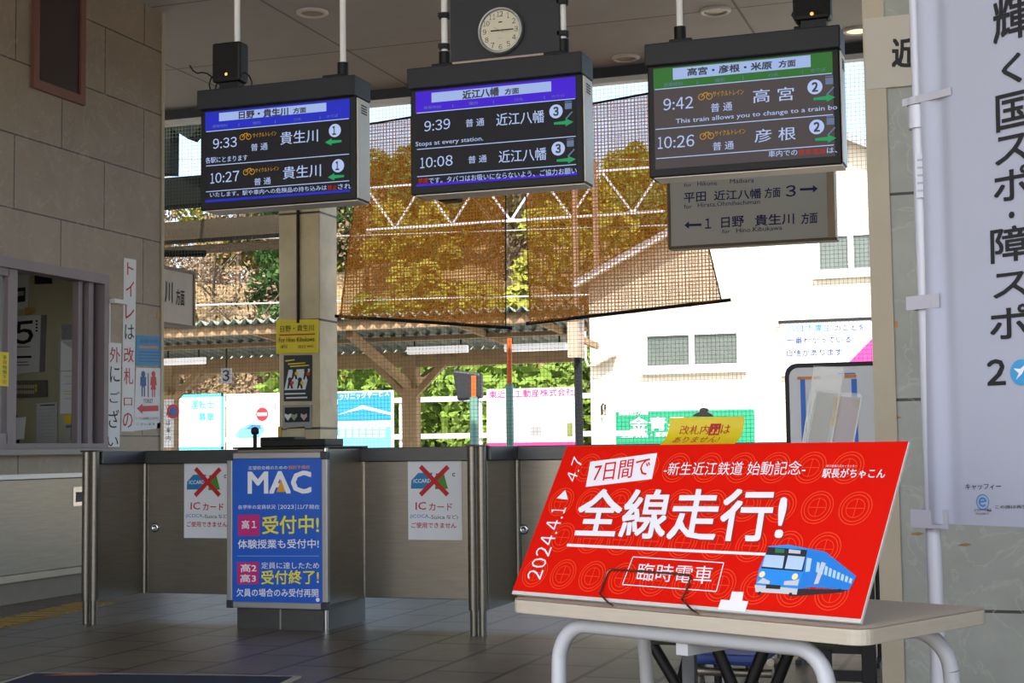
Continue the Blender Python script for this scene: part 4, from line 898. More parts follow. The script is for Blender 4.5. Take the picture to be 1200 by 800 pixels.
# square steel stand leg of a sign board under the table
xs_ = PY(808, 770, 4.05).x
t = thing('sign_stand', 'square grey steel post on a black base behind the table', 'stand', (xs_, 4.05, 0))
b = MB(); b.box((xs_ - .018, 4.03, .02), (xs_ + .018, 4.07, .78), M('grey square tube', (104, 106, 110), .45, .5)); part('post', b, t, .003)
b = MB(); b.box((xs_ - .15, 3.98, 0), (xs_ + .12, 4.12, .02), black); part('base', b, t, .004)

# ------------------------------------------------------------------ banner
A0 = PY(1090, 613, 3.75); B0 = PZ(1200, 617.5, A0.z); bd = Vector((B0.x - A0.x, B0.y - A0.y, 0)).normalized()
P = Panel(A0, bd, (0.012, 0, 1)); BW, BH = .60, 1.80
pol = thing('banner_pole', 'white banner pole standing behind the right end of the table', 'pole', (A0.x, A0.y, 0))
pA = PY(1100, 800, 3.78); pB = PY(1072, 0, 3.78); dp = (pB - pA) / (pB.z - pA.z)
at = lambda z: pA + dp * (z - pA.z)
wp = M('white pole', (196, 198, 208), .35, noise=.03)
zj = at(1).copy(); zj = PY(1077, 130, 3.78).z
b = MB(); b.cyl(at(.04), at(zj), .0185, wp, 18); part('lower_tube', b, pol)
b = MB(); b.cyl(at(zj), at(2.8), .0150, wp, 18); part('upper_tube', b, pol)
b = MB(); b.cyl(at(zj - .045), at(zj + .012), .026, wp, 18); part('joint_collar', b, pol)
b = MB(); P2 = PanY(3.755)
c_ = at(1.75)
b.slab(P2, *P2.q(1074, 232), *P2.q(1084, 180), .0, .002, M('pole label', (186, 188, 198), .5))
for k in range(5): b.slab(P2, *P2.q(1075, 186 + k * 9 + 3), *P2.q(1083, 186 + k * 9), .002, .0025, M('faint print', (150, 150, 160)))
part('label_strip', b, pol)
b = MB(); b.lathe((at(0).x, at(0).y, 0), (0, 0, 1), [(.001, 0), (.19, 0), (.19, .03), (.15, .06), (.05, .075), (.03, .11), (.001, .11)], black, 28); part('base', b, pol)
b = MB(); b.cyl(at(2.7), at(2.7) + bd * (BW + .03), .008, wp, 10); part('cross_arm', b, pol)
clth = M('banner cloth', (166, 169, 184), .8, noise=.03)
bn = thing('banner', 'white cloth banner with vertical black lettering on the pole', 'banner', P.pt(.3, 0))
def wav(u, v): return (.010 * math.sin(u * 62 + v * 1.3) * math.exp(-((u - .035) / .035) ** 2) + .004 * math.sin(v * 5 + 1) * max(0, 1 - u / .08))
b = MB(); NU, NV = 60, 40; V = []; Fs = []
for j in range(NV + 1):
    for i in range(NU + 1):
        u_, v_ = BW * i / NU, BH * j / NV; V.append(P.pt(u_, v_ - .0 , wav(u_, v_)))
for j in range(NV):
    for i in range(NU): k = j * (NU + 1) + i; Fs.append((k, k + 1, k + NU + 2, k + NU + 1))
b.add(V, Fs, clth, True)
cT = crop(1000, 0, 2); cU = crop(1000, 400, 2); cV = crop(1080, 460, 4.444)
def ch(st, cf, x0, y0, y1, w, mat=ink, bold=.03):
    p0 = P.q(*cf(x0, y1)); p1 = P.q(*cf(x0, y0)); b.text(P, st, p0, (p0[0] + w, p0[1]), (p0[0], p1[1]), .0022, mat, bold)
wch = abs(P.q(*cT(400, 50))[0] - P.q(*cT(320, 50))[0]) * 1.04
for st, x0, y0, y1, w in [('輝', 322, 8, 108, 1.05), ('く', 342, 138, 206, .55), ('国', 330, 230, 314, .95), ('ス', 328, 328, 392, .95), ('ポ', 326, 402, 478, 1), ('・', 360, 500, 516, .16), ('障', 320, 540, 620, 1.05), ('ス', 326, 646, 702, .98), ('ポ', 320, 722, 798, 1.05)]: ch(st, cT, x0, y0, y1, wch * w)
ch('2', cU, 314, 46, 104, wch * .5, ink, .05); c_ = P.q(*cU(392, 75)); b.disc(P, c_, abs(P.q(*cU(392, 75))[0] - P.q(*cU(366, 75))[0]), .0022, M('emblem blue', (60, 150, 205)), 28)
b.poly(P, [(c_[0] - .014, c_[1] - .016), (c_[0] + .002, c_[1] - .004), (c_[0] + .018, c_[1] + .022), (c_[0] - .002, c_[1] + .008), (c_[0] - .02, c_[1] + .01), (c_[0] - .006, c_[1] - .002)], .003, paper)
ch('2', cU, 422, 46, 104, wch * .5, ink, .05); ch('5', cU, 470, 46, 104, wch * .5, ink, .05)
def sm(st, x0, x1, y0, y1, mat=ink, bold=.01): b.text(P, st, P.q(*cV(x0, y1)), P.q(*cV(x1, y1)), P.q(*cV(x0, y0)), .0022, mat, bold)
sm('キャッフィー', 230, 415, 476, 508); sm('エコマーク商品', 276, 366, 606, 622); sm('07104017', 286, 352, 628, 638); sm('この旗は再生素材を使用', 386, 700, 590, 608)
c_ = P.q(*cV(320, 572)); R_ = abs(P.q(*cV(354, 572))[0] - c_[0]); eb = M('ecomark blue', (60, 130, 190))
b.ring(P, c_, R_ * .88, R_, .0022, eb, 28); b.ring(P, (c_[0], c_[1]), R_ * .38, R_ * .62, .0022, eb, 24, .3, 5.6); b.line(P, (c_[0] - R_ * .5, c_[1] - .0), (c_[0] + R_ * .6, c_[1] + .003), R_ * .2, .0024, eb)
part('cloth', b, bn)
for y, x1 in ((120, 1112), (354, 1098), (608, 1100)):
    if y == 608: q0 = (1078, 618); q1 = (1112, 598)
    elif y == 120: q0 = (1064, 124); q1 = (1112, 104)
    else: q0 = (1070, 363); q1 = (1100, 344)
    z0 = P.q(*q0)[1]; z1 = P.q(*q1)[1]; zz = (P.pt(0, z0).z + P.pt(0, z1).z) / 2
    b = MB(); c0 = at(zz); hh = abs(z1 - z0) / 2
    b.tube([c0 - Vector((0, 0, hh)), c0 + Vector((0, 0, hh))], .028, M('grey loop cloth', (176, 174, 184), .85), 18, cap=False)
    b.slab(P, -.055, z0, max(.02, P.q(*q1)[0]), z1, .004, .006, M('grey loop cloth', (176, 174, 184), .85)); part('loop', b, bn)

# paper sign and posters on the marble wall
P = PanY(WRY - .0125); cW = crop(1010, 0, 3.333)
b = MB(); b.slab(P, *P.q(1015, 105), P.q(1200, 20)[0], P.q(1015, 22)[1], 0, .003, M('old paper sign', (186, 180, 168), .7, noise=.06))
b.tpx(P, '近', cW(120, 262), cW(205, 262), cW(120, 152), .0045, ink, .05); b.tpx(P, '江', cW(262, 250), cW(350, 248), cW(262, 146), .0045, ink, .05)
solo('station_name_sign', b, 'pale paper sign with a large black 近 taped high on the marble wall', 'sign')
P = PanY(WRY - .001)
b = MB(); q0 = P.q(1087, 330); q1 = P.q(1130, 172); b.slab(P, q0[0], q0[1], q1[0] + .3, q1[1], 0, .004, paper); b.slab(P, q0[0], q0[1], q0[0] + .02, q1[1], .004, .005, bm)
for k, mt in enumerate((yellow, bm, om, bm, yellow)): b.slab(P, q0[0] + .03, q0[1] + .04 + k * .09, q0[0] + .2, q0[1] + .085 + k * .09, .004, .005, mt)
solo('wall_poster', b, 'blue edged poster on the marble wall behind the banner pole', 'poster')
b = MB(); b.slab(P, *P.q(1035, 384), *P.q(1052, 376), 0, .003, M('brown tape', (176, 130, 80))); solo('tape_patch', b, 'torn brown tape on the marble wall beside the banner pole', 'tape')
chipm = M('chipped plaster', (150, 120, 84), .9, noise=.3)
for k, (x, y) in enumerate([(1048, 489), (1074, 625), (1049, 630), (1130, 618 + 20)]):
    b = MB(); b.prism(P, [P.q(*p) for p in [(x - 8, y + 1), (x + 2, y + 2), (x + 9, y), (x + 3, y - 2), (x - 4, y - 1)]], 0, .002, chipm); solo('glue_mark', b, ['brown glue mark on the marble wall above the poster board corner', 'brown glue mark on the marble wall beside the banner pole', 'brown glue mark low on the marble wall edge', 'brown glue mark under the banner'][k], 'mark')

# ------------------------------------------------------------------ pillar signs
P = PanY(13.8); c2 = crop(320, 360, 4.7)
def psheet(pts, mat, h=.006): bb = MB(); bb.prism(P, [P.q(*c2(*p)) for p in pts][::-1], -.003, h, mat); return bb
b = psheet([(22, 70), (252, 66), (250, 250), (22, 256)], yellow, .02)
def T2(st, BL, BR, top, mat, bold=.01, h=.024): b.tpx(P, st, c2(*BL), c2(*BR), c2(BL[0], top), h, mat, bold)
T2('日野・貴生川', (46, 138), (230, 130), 102, ink); b.pq(P, [c2(40, 150), c2(236, 144), c2(236, 151), c2(40, 158)], .022, red); T2('For Hino Kibukawa', (38, 194), (234, 188), 168, ink); T2('1 番のりば', (44, 228), (84, 226), 208, ink); T2('出口 WC', (144, 226), (230, 222), 208, ink)
solo('platform_sign', b, 'yellow 日野・貴生川 sign on the pillar', 'sign')
b = psheet([(60, 264), (216, 262), (214, 516), (60, 518)], M('black poster', (34, 38, 44), .4))
b.pq(P, [c2(*p) for p in [(88, 344), (206, 338), (180, 452), (64, 456)]], .008, paper)
for k, (x, y) in enumerate([(96, 420), (150, 420), (184, 370), (120, 368)]):
    b.disc(P, P.q(*c2(x, y - 22)), .024, .010, M('figure dark', (40, 34, 34)), 10); b.pq(P, [c2(x - 10, y - 12), c2(x + 10, y - 12), c2(x + 16, y + 28), c2(x + 6, y + 28), c2(x, y + 6), c2(x - 8, y + 28), c2(x - 16, y + 28)], .010, M('figure dark', (40, 34, 34)))
    b.disc(P, P.q(*c2(x + 12, y - 4)), .02, .011, [M('fig red', (200, 60, 50)), yellow, M('fig red', (200, 60, 50)), yellow][k], 8)
for y0, x0, x1 in ((288, 70, 120), (305, 84, 180), (318, 96, 200)): b.pq(P, [c2(x0, y0 + 4), c2(x1, y0 - 2), c2(x1, y0 + 4), c2(x0, y0 + 11)], .008, yellow)
for y0, x0, x1 in ((470, 66, 180), (492, 74, 190)): b.pq(P, [c2(x0, y0 + 3), c2(x1, y0), c2(x1, y0 + 8), c2(x0, y0 + 11)], .008, paper)
solo('wall_poster', b, 'black poster with dark figures on the pillar under the yellow sign', 'poster')
b = psheet([(54, 540), (216, 536), (212, 664), (54, 670)], M('grey poster', (150, 150, 146), .5)); b.pq(P, [c2(66, 552), c2(204, 548), c2(202, 630), c2(66, 634)], .008, dark)
for x, mt in ((84, paper), (118, M('pale green', (150, 160, 130))), (172, M('pale pink', (200, 160, 170)))):
    b.pq(P, [c2(x, 624), c2(x + 18, 600), c2(x + 16, 584), c2(x, 592), c2(x - 16, 584), c2(x - 18, 600)], .010, mt)
solo('photo_poster', b, 'grey photo poster with pale hearts on the pillar', 'poster')
b = psheet([(76, 664), (176, 656), (172, 740), (76, 740)], M('manila paper', (196, 184, 140), .7)); b.pq(P, [c2(96, 680), c2(158, 676), c2(156, 735), c2(98, 735)], .008, cream); solo('envelope', b, 'manila envelope low on the pillar under the photo poster', 'envelope')
b = psheet([(28, 656), (48, 656), (48, 735), (28, 735)], M('ochre plate', (206, 160, 30), .5)); solo('ochre_plate', b, 'narrow ochre plate at the lower left edge of the pillar', 'plate')
b = MB(); p = P.q(350, 300); b.cyl(P.pt(p[0], 2.36, .017), P.pt(p[0], CEIL, .017), .017, black, 8); solo('cable_conduit', b, 'black conduit running up the pillar above the yellow sign', 'conduit')

# hanging platform sign past the wall corner
P = PanX(-7.35)
t = thing('hanging_sign', 'white hanging board lettered 川 方面 past the left wall corner', 'sign', P.pt(11.4, 2.0))
q1 = P.q(228, 322); q0 = P.q(228, 382); s0 = 10.9
b = MB(); b.slab(P, s0, q0[1], q1[0], q1[1], -.1, 0, M('sign face', (190, 184, 172), .5)); part('face', b, t)
b = MB()
for a_, c_ in (((s0, q1[1]), (q1[0], q1[1] + .03)), ((s0, q0[1] - .03), (q1[0], q0[1])), ((q1[0] - .03, q0[1]), (q1[0], q1[1]))): b.slab(P, a_[0], a_[1], c_[0], c_[1], -.11, .01, M('sign edge', (120, 108, 92), .5))
part('frame', b, t)
b = MB(); zc_ = (q0[1] + q1[1]) / 2; b.text(P, '川', (P.q(193, 350)[0], zc_ - .06), (P.q(202, 350)[0], zc_ - .06), (P.q(193, 350)[0], zc_ + .13), .003, ink, .02); b.text(P, '方面', (P.q(206, 350)[0], zc_ - .07), (P.q(216, 350)[0], zc_ - .07), (P.q(206, 350)[0], zc_ + .08), .003, ink, .02); part('lettering', b, t)
b = MB(); b.cyl(P.pt(q1[0] - .9, q1[1], -.05), (-7.4, q1[0] - .9, CEIL), .015, dark, 8); b.cyl(P.pt(s0 + .3, q1[1], -.05), (-7.4, s0 + .3, CEIL), .015, dark, 8); part('hanger', b, t)

# ================================================================== PLATFORM SIDE
# shade nets
def netmat(name, col, cover, pitch, thr):
    mt = bpy.data.materials.new(name); mt.use_nodes = True; t = mt.node_tree; L = t.links.new; t.nodes.remove(t.nodes['Principled BSDF'])
    out = t.nodes['Material Output']; tc = t.nodes.new('ShaderNodeTexCoord'); sx = t.nodes.new('ShaderNodeSeparateXYZ'); L(tc.outputs['Object'], sx.inputs[0])
    def grid(o, ptc):
        d = t.nodes.new('ShaderNodeMath'); d.operation = 'DIVIDE'; d.inputs[1].default_value = ptc; L(o, d.inputs[0])
        f = t.nodes.new('ShaderNodeMath'); f.operation = 'FRACT'; L(d.outputs[0], f.inputs[0])
        l = t.nodes.new('ShaderNodeMath'); l.operation = 'LESS_THAN'; l.inputs[1].default_value = thr; L(f.outputs[0], l.inputs[0]); return l.outputs[0]
    a = grid(sx.outputs[0], pitch); c = grid(sx.outputs[2], pitch)
    mx = t.nodes.new('ShaderNodeMath'); mx.operation = 'MAXIMUM'; L(a, mx.inputs[0]); L(c, mx.inputs[1])
    sc = t.nodes.new('ShaderNodeMath'); sc.operation = 'MULTIPLY_ADD'; sc.inputs[1].default_value = 1 - cover; sc.inputs[2].default_value = cover; sc.use_clamp = True; L(mx.outputs[0], sc.inputs[0])
    df = t.nodes.new('ShaderNodeBsdfDiffuse'); df.inputs[0].default_value = S(*col); tl = t.nodes.new('ShaderNodeBsdfTranslucent'); tl.inputs[0].default_value = S(*col)
    m1 = t.nodes.new('ShaderNodeMixShader'); m1.inputs[0].default_value = .5; L(df.outputs[0], m1.inputs[1]); L(tl.outputs[0], m1.inputs[2])
    tr = t.nodes.new('ShaderNodeBsdfTransparent'); m2 = t.nodes.new('ShaderNodeMixShader'); L(sc.outputs[0], m2.inputs[0]); L(tr.outputs[0], m2.inputs[1]); L(m1.outputs[0], m2.inputs[2])
    L(m2.outputs[0], out.inputs[0]); return mt
YN = 13.99
P = PanY(YN)
shade = netmat('brown shade net', (178, 112, 42), .54, .034, .24)
def net(quad, name_label, bar, folds):
    uv = [P.q(*p) for p in quad]  # TL TR BR BL
    t = thing('shade_net', name_label, 'net', P.pt((uv[2][0] + uv[3][0]) / 2, uv[3][1]), 'brown shade nets over the platform opening')
    b = MB(); V = []; Fs = []; NU, NV = 24, 16
    for j in range(NV + 1):
        for i in range(NU + 1):
            a, c = i / NU, j / NV
            tp = Vector(uv[0]).lerp(Vector(uv[1]), a); bt = Vector(uv[3]).lerp(Vector(uv[2]), a); p = tp.lerp(bt, c)
            V.append(P.pt(p.x, p.y, -.02 + .03 * math.sin(a * folds + c * 1.5) * (.3 + c)))
    for j in range(NV):
        for i in range(NU): k = j * (NU + 1) + i; Fs.append((k, k + NU + 1, k + NU + 2, k + 1))
    b.add(V, Fs, shade, True); part('net_cloth', b, t)
    b = MB(); A, B = Vector(P.q(*bar[0])), Vector(P.q(*bar[1])); b.cyl(P.pt(A.x, A.y, -.02), P.pt(B.x, B.y, -.02), .018, black, 10); part('weight_bar', b, t)
    for a, c in ((uv[0], uv[3]), (uv[1], uv[2])):
        b = MB(); b.cyl(P.pt(*a, -.02), P.pt(*c, -.02), .007, black, 6); part('edge_rope', b, t)
    b = MB(); b.cyl(P.pt(*uv[0], -.02), P.pt(*uv[1], -.02), .012, black, 6); part('top_rope', b, t)
    for a in uv[:2]:
        b = MB(); b.cyl(P.pt(*a, -.02), P.pt(a[0], CEIL - .12, .02), .006, black, 6); part('hang_cord', b, t)
net([(426, 146), (592, 118), (592, 382), (398, 372)], 'brown shade net behind the purple display, left of the bright gap', [(392, 370), (600, 384)], 7)
net([(612, 136), (786, 104), (845, 352), (621, 379)], 'brown shade net reaching right over the cream house, right of the bright gap', [(616, 379), (856, 351)], 6)
bird = netmat('fine green bird net', (104, 112, 100), 0, .040, .075)
b = MB(); b.box((-12.5, 14.30, 0), (0, 14.301, CEIL + .2), bird); solo('bird_net', b, 'fine bird net stretched across the whole platform opening', 'net', kind='thing')
P = PanY(13.9)
b = MB(); q_ = P.q(531, 232); t = thing('platform_speaker', 'small black loudspeaker hanging below the purple display', 'speaker', P.pt(q_[0], q_[1]))
b.box((q_[0] - .1, 13.7, q_[1] - .06), (q_[0] + .12, 13.9, q_[1] + .05), black); part('horn', b, t, .03)
b = MB(); b.cyl((q_[0], 13.8, q_[1] + .04), (q_[0], 13.8, CEIL), .012, black, 8); part('bracket', b, t)

# near platform canopy at the far left: girders in shade
def gp_(x, y, Y): return PY(x, y, Y)
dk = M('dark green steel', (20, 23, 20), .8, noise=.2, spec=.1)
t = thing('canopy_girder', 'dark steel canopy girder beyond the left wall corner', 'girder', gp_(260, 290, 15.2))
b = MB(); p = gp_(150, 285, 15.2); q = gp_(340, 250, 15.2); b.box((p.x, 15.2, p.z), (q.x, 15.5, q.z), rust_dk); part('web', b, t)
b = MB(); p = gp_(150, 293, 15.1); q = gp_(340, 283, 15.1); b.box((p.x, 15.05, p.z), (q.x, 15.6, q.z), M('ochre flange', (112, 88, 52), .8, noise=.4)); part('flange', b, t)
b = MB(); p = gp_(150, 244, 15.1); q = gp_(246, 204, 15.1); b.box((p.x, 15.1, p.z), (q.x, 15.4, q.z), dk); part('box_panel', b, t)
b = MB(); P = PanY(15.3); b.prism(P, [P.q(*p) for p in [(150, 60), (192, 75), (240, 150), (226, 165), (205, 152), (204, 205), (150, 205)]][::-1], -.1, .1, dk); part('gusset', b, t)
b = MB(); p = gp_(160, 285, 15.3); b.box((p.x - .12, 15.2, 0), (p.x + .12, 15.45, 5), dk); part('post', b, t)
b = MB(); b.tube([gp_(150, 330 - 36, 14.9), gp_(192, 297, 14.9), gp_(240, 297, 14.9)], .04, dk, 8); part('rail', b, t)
b = MB(); b.tube([gp_(170, 55, 14.3), gp_(198, 66, 14.3), gp_(246, 92, 14.3)], .035, white, 10); pz_ = gp_(230, 83, 14.3); b.cyl(pz_, (pz_.x, 14.1, CEIL + .1), .02, white, 8); solo('white_pipe', b, 'white pipe under the ceiling edge at the far left', 'pipe')

# island platform roof
t = thing('platform_roof', 'rusty butterfly platform roof with corrugated sheets across the tracks', 'roof', (-9, 20, 0))
cor = M('corrugated sheet', (132, 142, 130), .6, noise=.12); X0, X1 = -15.0, -5.1
zA = PY(500, 366, 17.6).z; zV = PY(500, 408, 20).z
def xend(y): return PY(684, 400, y).x
def corr(y0, z0, y1, z1, name, wave=.17, amp=.035):
    b = MB(); V = []; Fs = []; n = int((X1 - X0) / wave * 8)
    for k in range(n + 1):
        x = X0 + (X1 - X0) * k / n; w_ = amp * math.sin(2 * math.pi * x / wave)
        V += [(min(x, xend(y0)), y0, z0 + w_), (min(x, xend(y1)), y1, z1 + w_)]
    for k in range(n): Fs.append((2 * k, 2 * k + 2, 2 * k + 3, 2 * k + 1))
    b.add(V, Fs, cor, True); o = part(name, b, t); sd = o.modifiers.new('s', 'SOLIDIFY'); sd.thickness = .012
corr(17.6, zA, 20.0, zV, 'corrugated_sheet'); corr(20.05, zV, 22.0, zA - .1, 'corrugated_sheet')
for y, z, hgt in ((17.75, zA - .11, .13), (18.8, (zA + zV) / 2 - .09, .06), (20.0, zV - .16, .22), (21.3, (zA + zV) / 2 - .09, .06), (21.9, zA - .2, .12)):
    b = MB(); b.box((X0, y - .06, z - hgt / 2), (xend(y) - .05, y + .06, z + hgt / 2), rust); part('purlin', b, t)
for px_ in (199, 482):
    x = PY(px_, 470, 20).x
    b = MB(); b.box((x - .11, 19.9, 0), (x + .11, 20.1, zV - .1), rust); part('column', b, t, .01)
    for y1 in (17.9, 22.1):
        b = MB(); b.beam((x, 20, 1.95), (x, y1, zA - .2), .1, .1, rust); part('brace', b, t)
    for s_ in (-1, 1):
        b = MB(); b.beam((x, 19.95, 1.75), (x + s_ * .65, 19.95, zV - .12), .09, .09, rust); part('brace', b, t)
for px_ in (330, 560, 650):
    x = PY(px_, 400, 18.8).x; b = MB(); b.beam((x, 17.7, zA - .1), (x + .25, 20, zV - .06), .06, .08, rust); part('rafter', b, t)
xe = PY(681, 395, 18).x
b = MB(); b.box((xe - .09, 17.7, PY(681, 420, 18).z), (xe + .05, 17.95, PY(681, 376, 18).z), M('pale hopper', (190, 170, 150), .7)); b.cyl((xe, 17.85, -1), (xe, 17.85, 2.2), .05, dark, 10); part('rain_hopper', b, t)
tubel = M('fluorescent tube case', (238, 238, 240), .4, emit=.55)
for k, (xa, xb, y) in enumerate([(478, 548, 411), (592, 664, 408), (190, 240, 424)]):
    p = PY(xa, y, 19.2); q = PY(xb, y, 19.2)
    tt = thing('platform_light', ['white fluorescent light under the platform roof beside the middle column', 'white fluorescent light under the right end of the platform roof', 'white fluorescent light under the left end of the platform roof'][k], 'light', ((p.x + q.x) / 2, 19.2, p.z))
    b = MB(); b.box((p.x, 19.15, p.z - .05), (q.x, 19.25, p.z + .05), tubel); part('case', b, tt, .01)
    b = MB()
    for x in (p.x + .1, q.x - .1): b.cyl((x, 19.2, p.z + .04), (x, 19.2, zV + .15), .012, dark, 6)
    part('hanger', b, tt)

# platform furniture: number plate, posts, mirror, fence, billboards
P = PanY(19.0)
b = MB(); q0, q1 = P.q(259, 449), P.q(270, 431); b.slab(P, q0[0], q0[1], q1[0], q1[1], -.05, 0, M('plate white', (200, 204, 210), .5)); b.text(P, '3', (q0[0] + .03, q0[1] + .03), (q1[0] - .02, q0[1] + .03), (q0[0] + .03, q1[1] - .03), .003, navy, .04); b.cyl(P.pt((q0[0] + q1[0]) / 2, q1[1], -.02), P.pt((q0[0] + q1[0]) / 2, zV + .1, -.02), .012, dark, 6)
solo('platform_number', b, 'small hanging plate with a blue 3 under the platform roof', 'sign')
strp = M('green and white post', (130, 180, 164), .5); orng = M('orange cap', (224, 110, 40), .6)
for k, (px_, yt, yo, Y, lab) in enumerate([(597, 396, 450, 16.0, 'taller pale green post with an orange top in front of the white billboard'), (555, 440, 465, 16.6, 'pale green post with an orange top beside the black mirror')]):
    p = PY(px_, yo, Y); q = PY(px_, yt, Y); tt = thing('marker_post', lab, 'post', (p.x, Y, 0))
    b = MB(); b.cyl((p.x, Y, 0), (p.x, Y, p.z), .045 if k == 0 else .05, strp, 12); part('post', b, tt)
    b = MB(); b.cyl((p.x, Y, p.z), (q.x, Y, q.z), .03, orng, 12); part('cap', b, tt)
P = PanY(17.5)
tt = thing('platform_mirror', 'black backed platform mirror on a stand beside the marker posts', 'mirror', P.pt(P.q(547, 520)[0], 0))
b = MB(); b.prism(P, [P.q(*p) for p in [(530, 433), (563, 437), (564, 466), (536, 470)]][::-1], -.12, .02, M('mirror back', (48, 50, 54), .5)); part('housing', b, tt, .03)
b = MB(); x = P.q(556, 500)[0]; b.cyl((x, 17.58, 0), (x, 17.58, P.q(550, 460)[1]), .03, M('grey post', (120, 124, 126), .5), 10); part('post', b, tt)
YB = 25.0
tt = thing('platform_fence', 'white rail fence along the far side of the platform', 'fence', (-9, YB + .1, 0))
for y in (468, 511):
    z = PY(500, y, YB + .1).z; b = MB(); b.box((-18, YB + .08, z - .045), (-6.2, YB + .14, z + .045), white); part('rail', b, tt)
for x in [-17 + 1.55 * k for k in range(7)]:
    b = MB(); b.cyl((x, YB + .15, 0), (x, YB + .15, 1.95), .04, white, 8); part('post', b, tt)
P = PanY(YB)
wb_ = M('billboard white', (232, 232, 230), .5, noise=.03); cy = M('billboard cyan', (60, 190, 220), .5); bb_ = M('billboard blue', (40, 140, 210), .5); pk = M('billboard pink', (226, 60, 130), .5)
def board(x0, y0, x1, name, label, draw):
    q0 = P.q(x0, 524); q1 = P.q(x1, y0); tt = thing(name, label, 'billboard', P.pt((q0[0] + q1[0]) / 2, 0))
    b = MB(); b.slab(P, q0[0], q0[1] - .25, q1[0], q1[1], -.06, 0, wb_); draw(b, q0[0], q0[1] - .25, q1[0], q1[1]); part('panel', b, tt)
    for x in (q0[0] + .15, q1[0] - .15):
        b = MB(); b.box((x - .04, YB + .02, 0), (x + .04, YB + .08, q0[1] - .2), alu); part('leg', b, tt)
cG = crop(190, 400, 6.153)
def dr1(b, x0, z0, x1, z1):
    for a in ((x0, z1 - .05, x1, z1), (x1 - .05, z0, x1, z1), (x0, z0, x0 + .05, z1), (x0, z0 + .2, x1, z0 + .25)): b.rect(P, a[:2], a[2:], .004, cy)
    b.tpx(P, '運転士', cG(208, 488), cG(376, 484), cG(208, 424), .004, cy, .03); b.tpx(P, '募集', cG(264, 574), cG(378, 572), cG(264, 514), .004, cy, .03)
board(203, 461, 262, 'billboard', 'white billboard with a pale cyan border reading 運転士募集', dr1)
def dr2(b, x0, z0, x1, z1):
    b.pq(P, [cG(*p) for p in [(524, 680), (560, 630), (640, 590), (720, 600), (742, 640), (700, 690), (560, 700)]], .004, M('pale car blue', (110, 190, 230))); b.pq(P, [cG(*p) for p in [(600, 630), (650, 600), (710, 606), (716, 630)]], .006, M('car window', (60, 110, 180)))
    c_ = P.q(*cG(722, 524)); b.disc(P, c_, .13, .004, red, 20); b.rect(P, (c_[0] - .1, c_[1] - .03), (c_[0] + .1, c_[1] + .03), .006, wb_)
    b.tpx(P, 'な', cG(610, 450), cG(640, 448), cG(610, 416), .004, pk, 0); b.tpx(P, 'は', cG(795, 492), cG(822, 490), cG(795, 450), .004, red, 0)
board(265, 460, 331, 'billboard', 'white billboard with a blue car and red mark beside the pillar', dr2)
cH = crop(380, 350, 3.529)
def dr3(b, x0, z0, x1, z1):
    b.rect(P, (x0, z1 - .55), (x1 - .03, z1 - .03), .003, bb_); b.rect(P, (x0, z0), (x1 - .03, z0 + .62), .003, M('billboard light blue', (110, 190, 225)))
    b.tpx(P, 'クリニックサービス', cH(62, 420), cH(268, 402), cH(62, 396), .006, wb_, .03); b.pq(P, [cH(*p) for p in [(55, 480), (160, 440), (275, 470), (275, 480), (160, 455)]], .007, wb_)
    for r_ in range(3):
        for k in range(7): b.pq(P, [cH(64 + k * 28, 540 + r_ * 17), cH(84 + k * 28, 538 + r_ * 17), cH(84 + k * 28, 526 + r_ * 17), cH(64 + k * 28, 528 + r_ * 17)], .006, wb_)
board(396, 457, 460, 'billboard', 'blue billboard with white rows of lettering right of the pillar', dr3)
def dr4(b, x0, z0, x1, z1):
    b.tpx(P, '東近江工動産株式会社', cH(682, 412), cH(1034, 400), cH(682, 380), .004, pk, .03); b.rect(P, (x0, z0 + .2), (x1, z0 + .33), .004, pk); b.pq(P, [cH(900, 500), cH(1040, 498), cH(1040, 430), cH(960, 440)], .003, M('billboard pale cyan', (190, 232, 236)))
    b.rect(P, (x1 - .9, z0 + .45), (x1 - .7, z0 + .6), .004, M('billboard grey', (150, 150, 150))); b.rect(P, (x1 - .22, z0 + .42), (x1 - .12, z0 + .66), .004, M('billboard olive', (120, 130, 60)))
board(571, 453, 678, 'billboard', 'white billboard with pink lettering beside the cream house', dr4)
# round no-entry style sign at the far left post
b = MB(); P = PanY(19.7); q_ = P.q(203, 482); b.slab(P, P.q(192, 522)[0], P.q(192, 524)[1], P.q(203, 522)[0], P.q(192, 468)[1], -.02, 0, paper); b.ring(P, q_, .07, .11, .006, red, 20); b.disc(P, q_, .07, .004, bl, 16)
for k, c_ in enumerate('のりば案内'): b.text(P, c_, (P.q(195, 500)[0], P.q(195, 480 + k * 9)[1]), (P.q(200, 500)[0], P.q(195, 480 + k * 9)[1]), (P.q(195, 500)[0], P.q(195, 474 + k * 9)[1]), .004, ink)
solo('post_notice', b, 'white vertical notice with a red ring on the left platform column', 'notice')

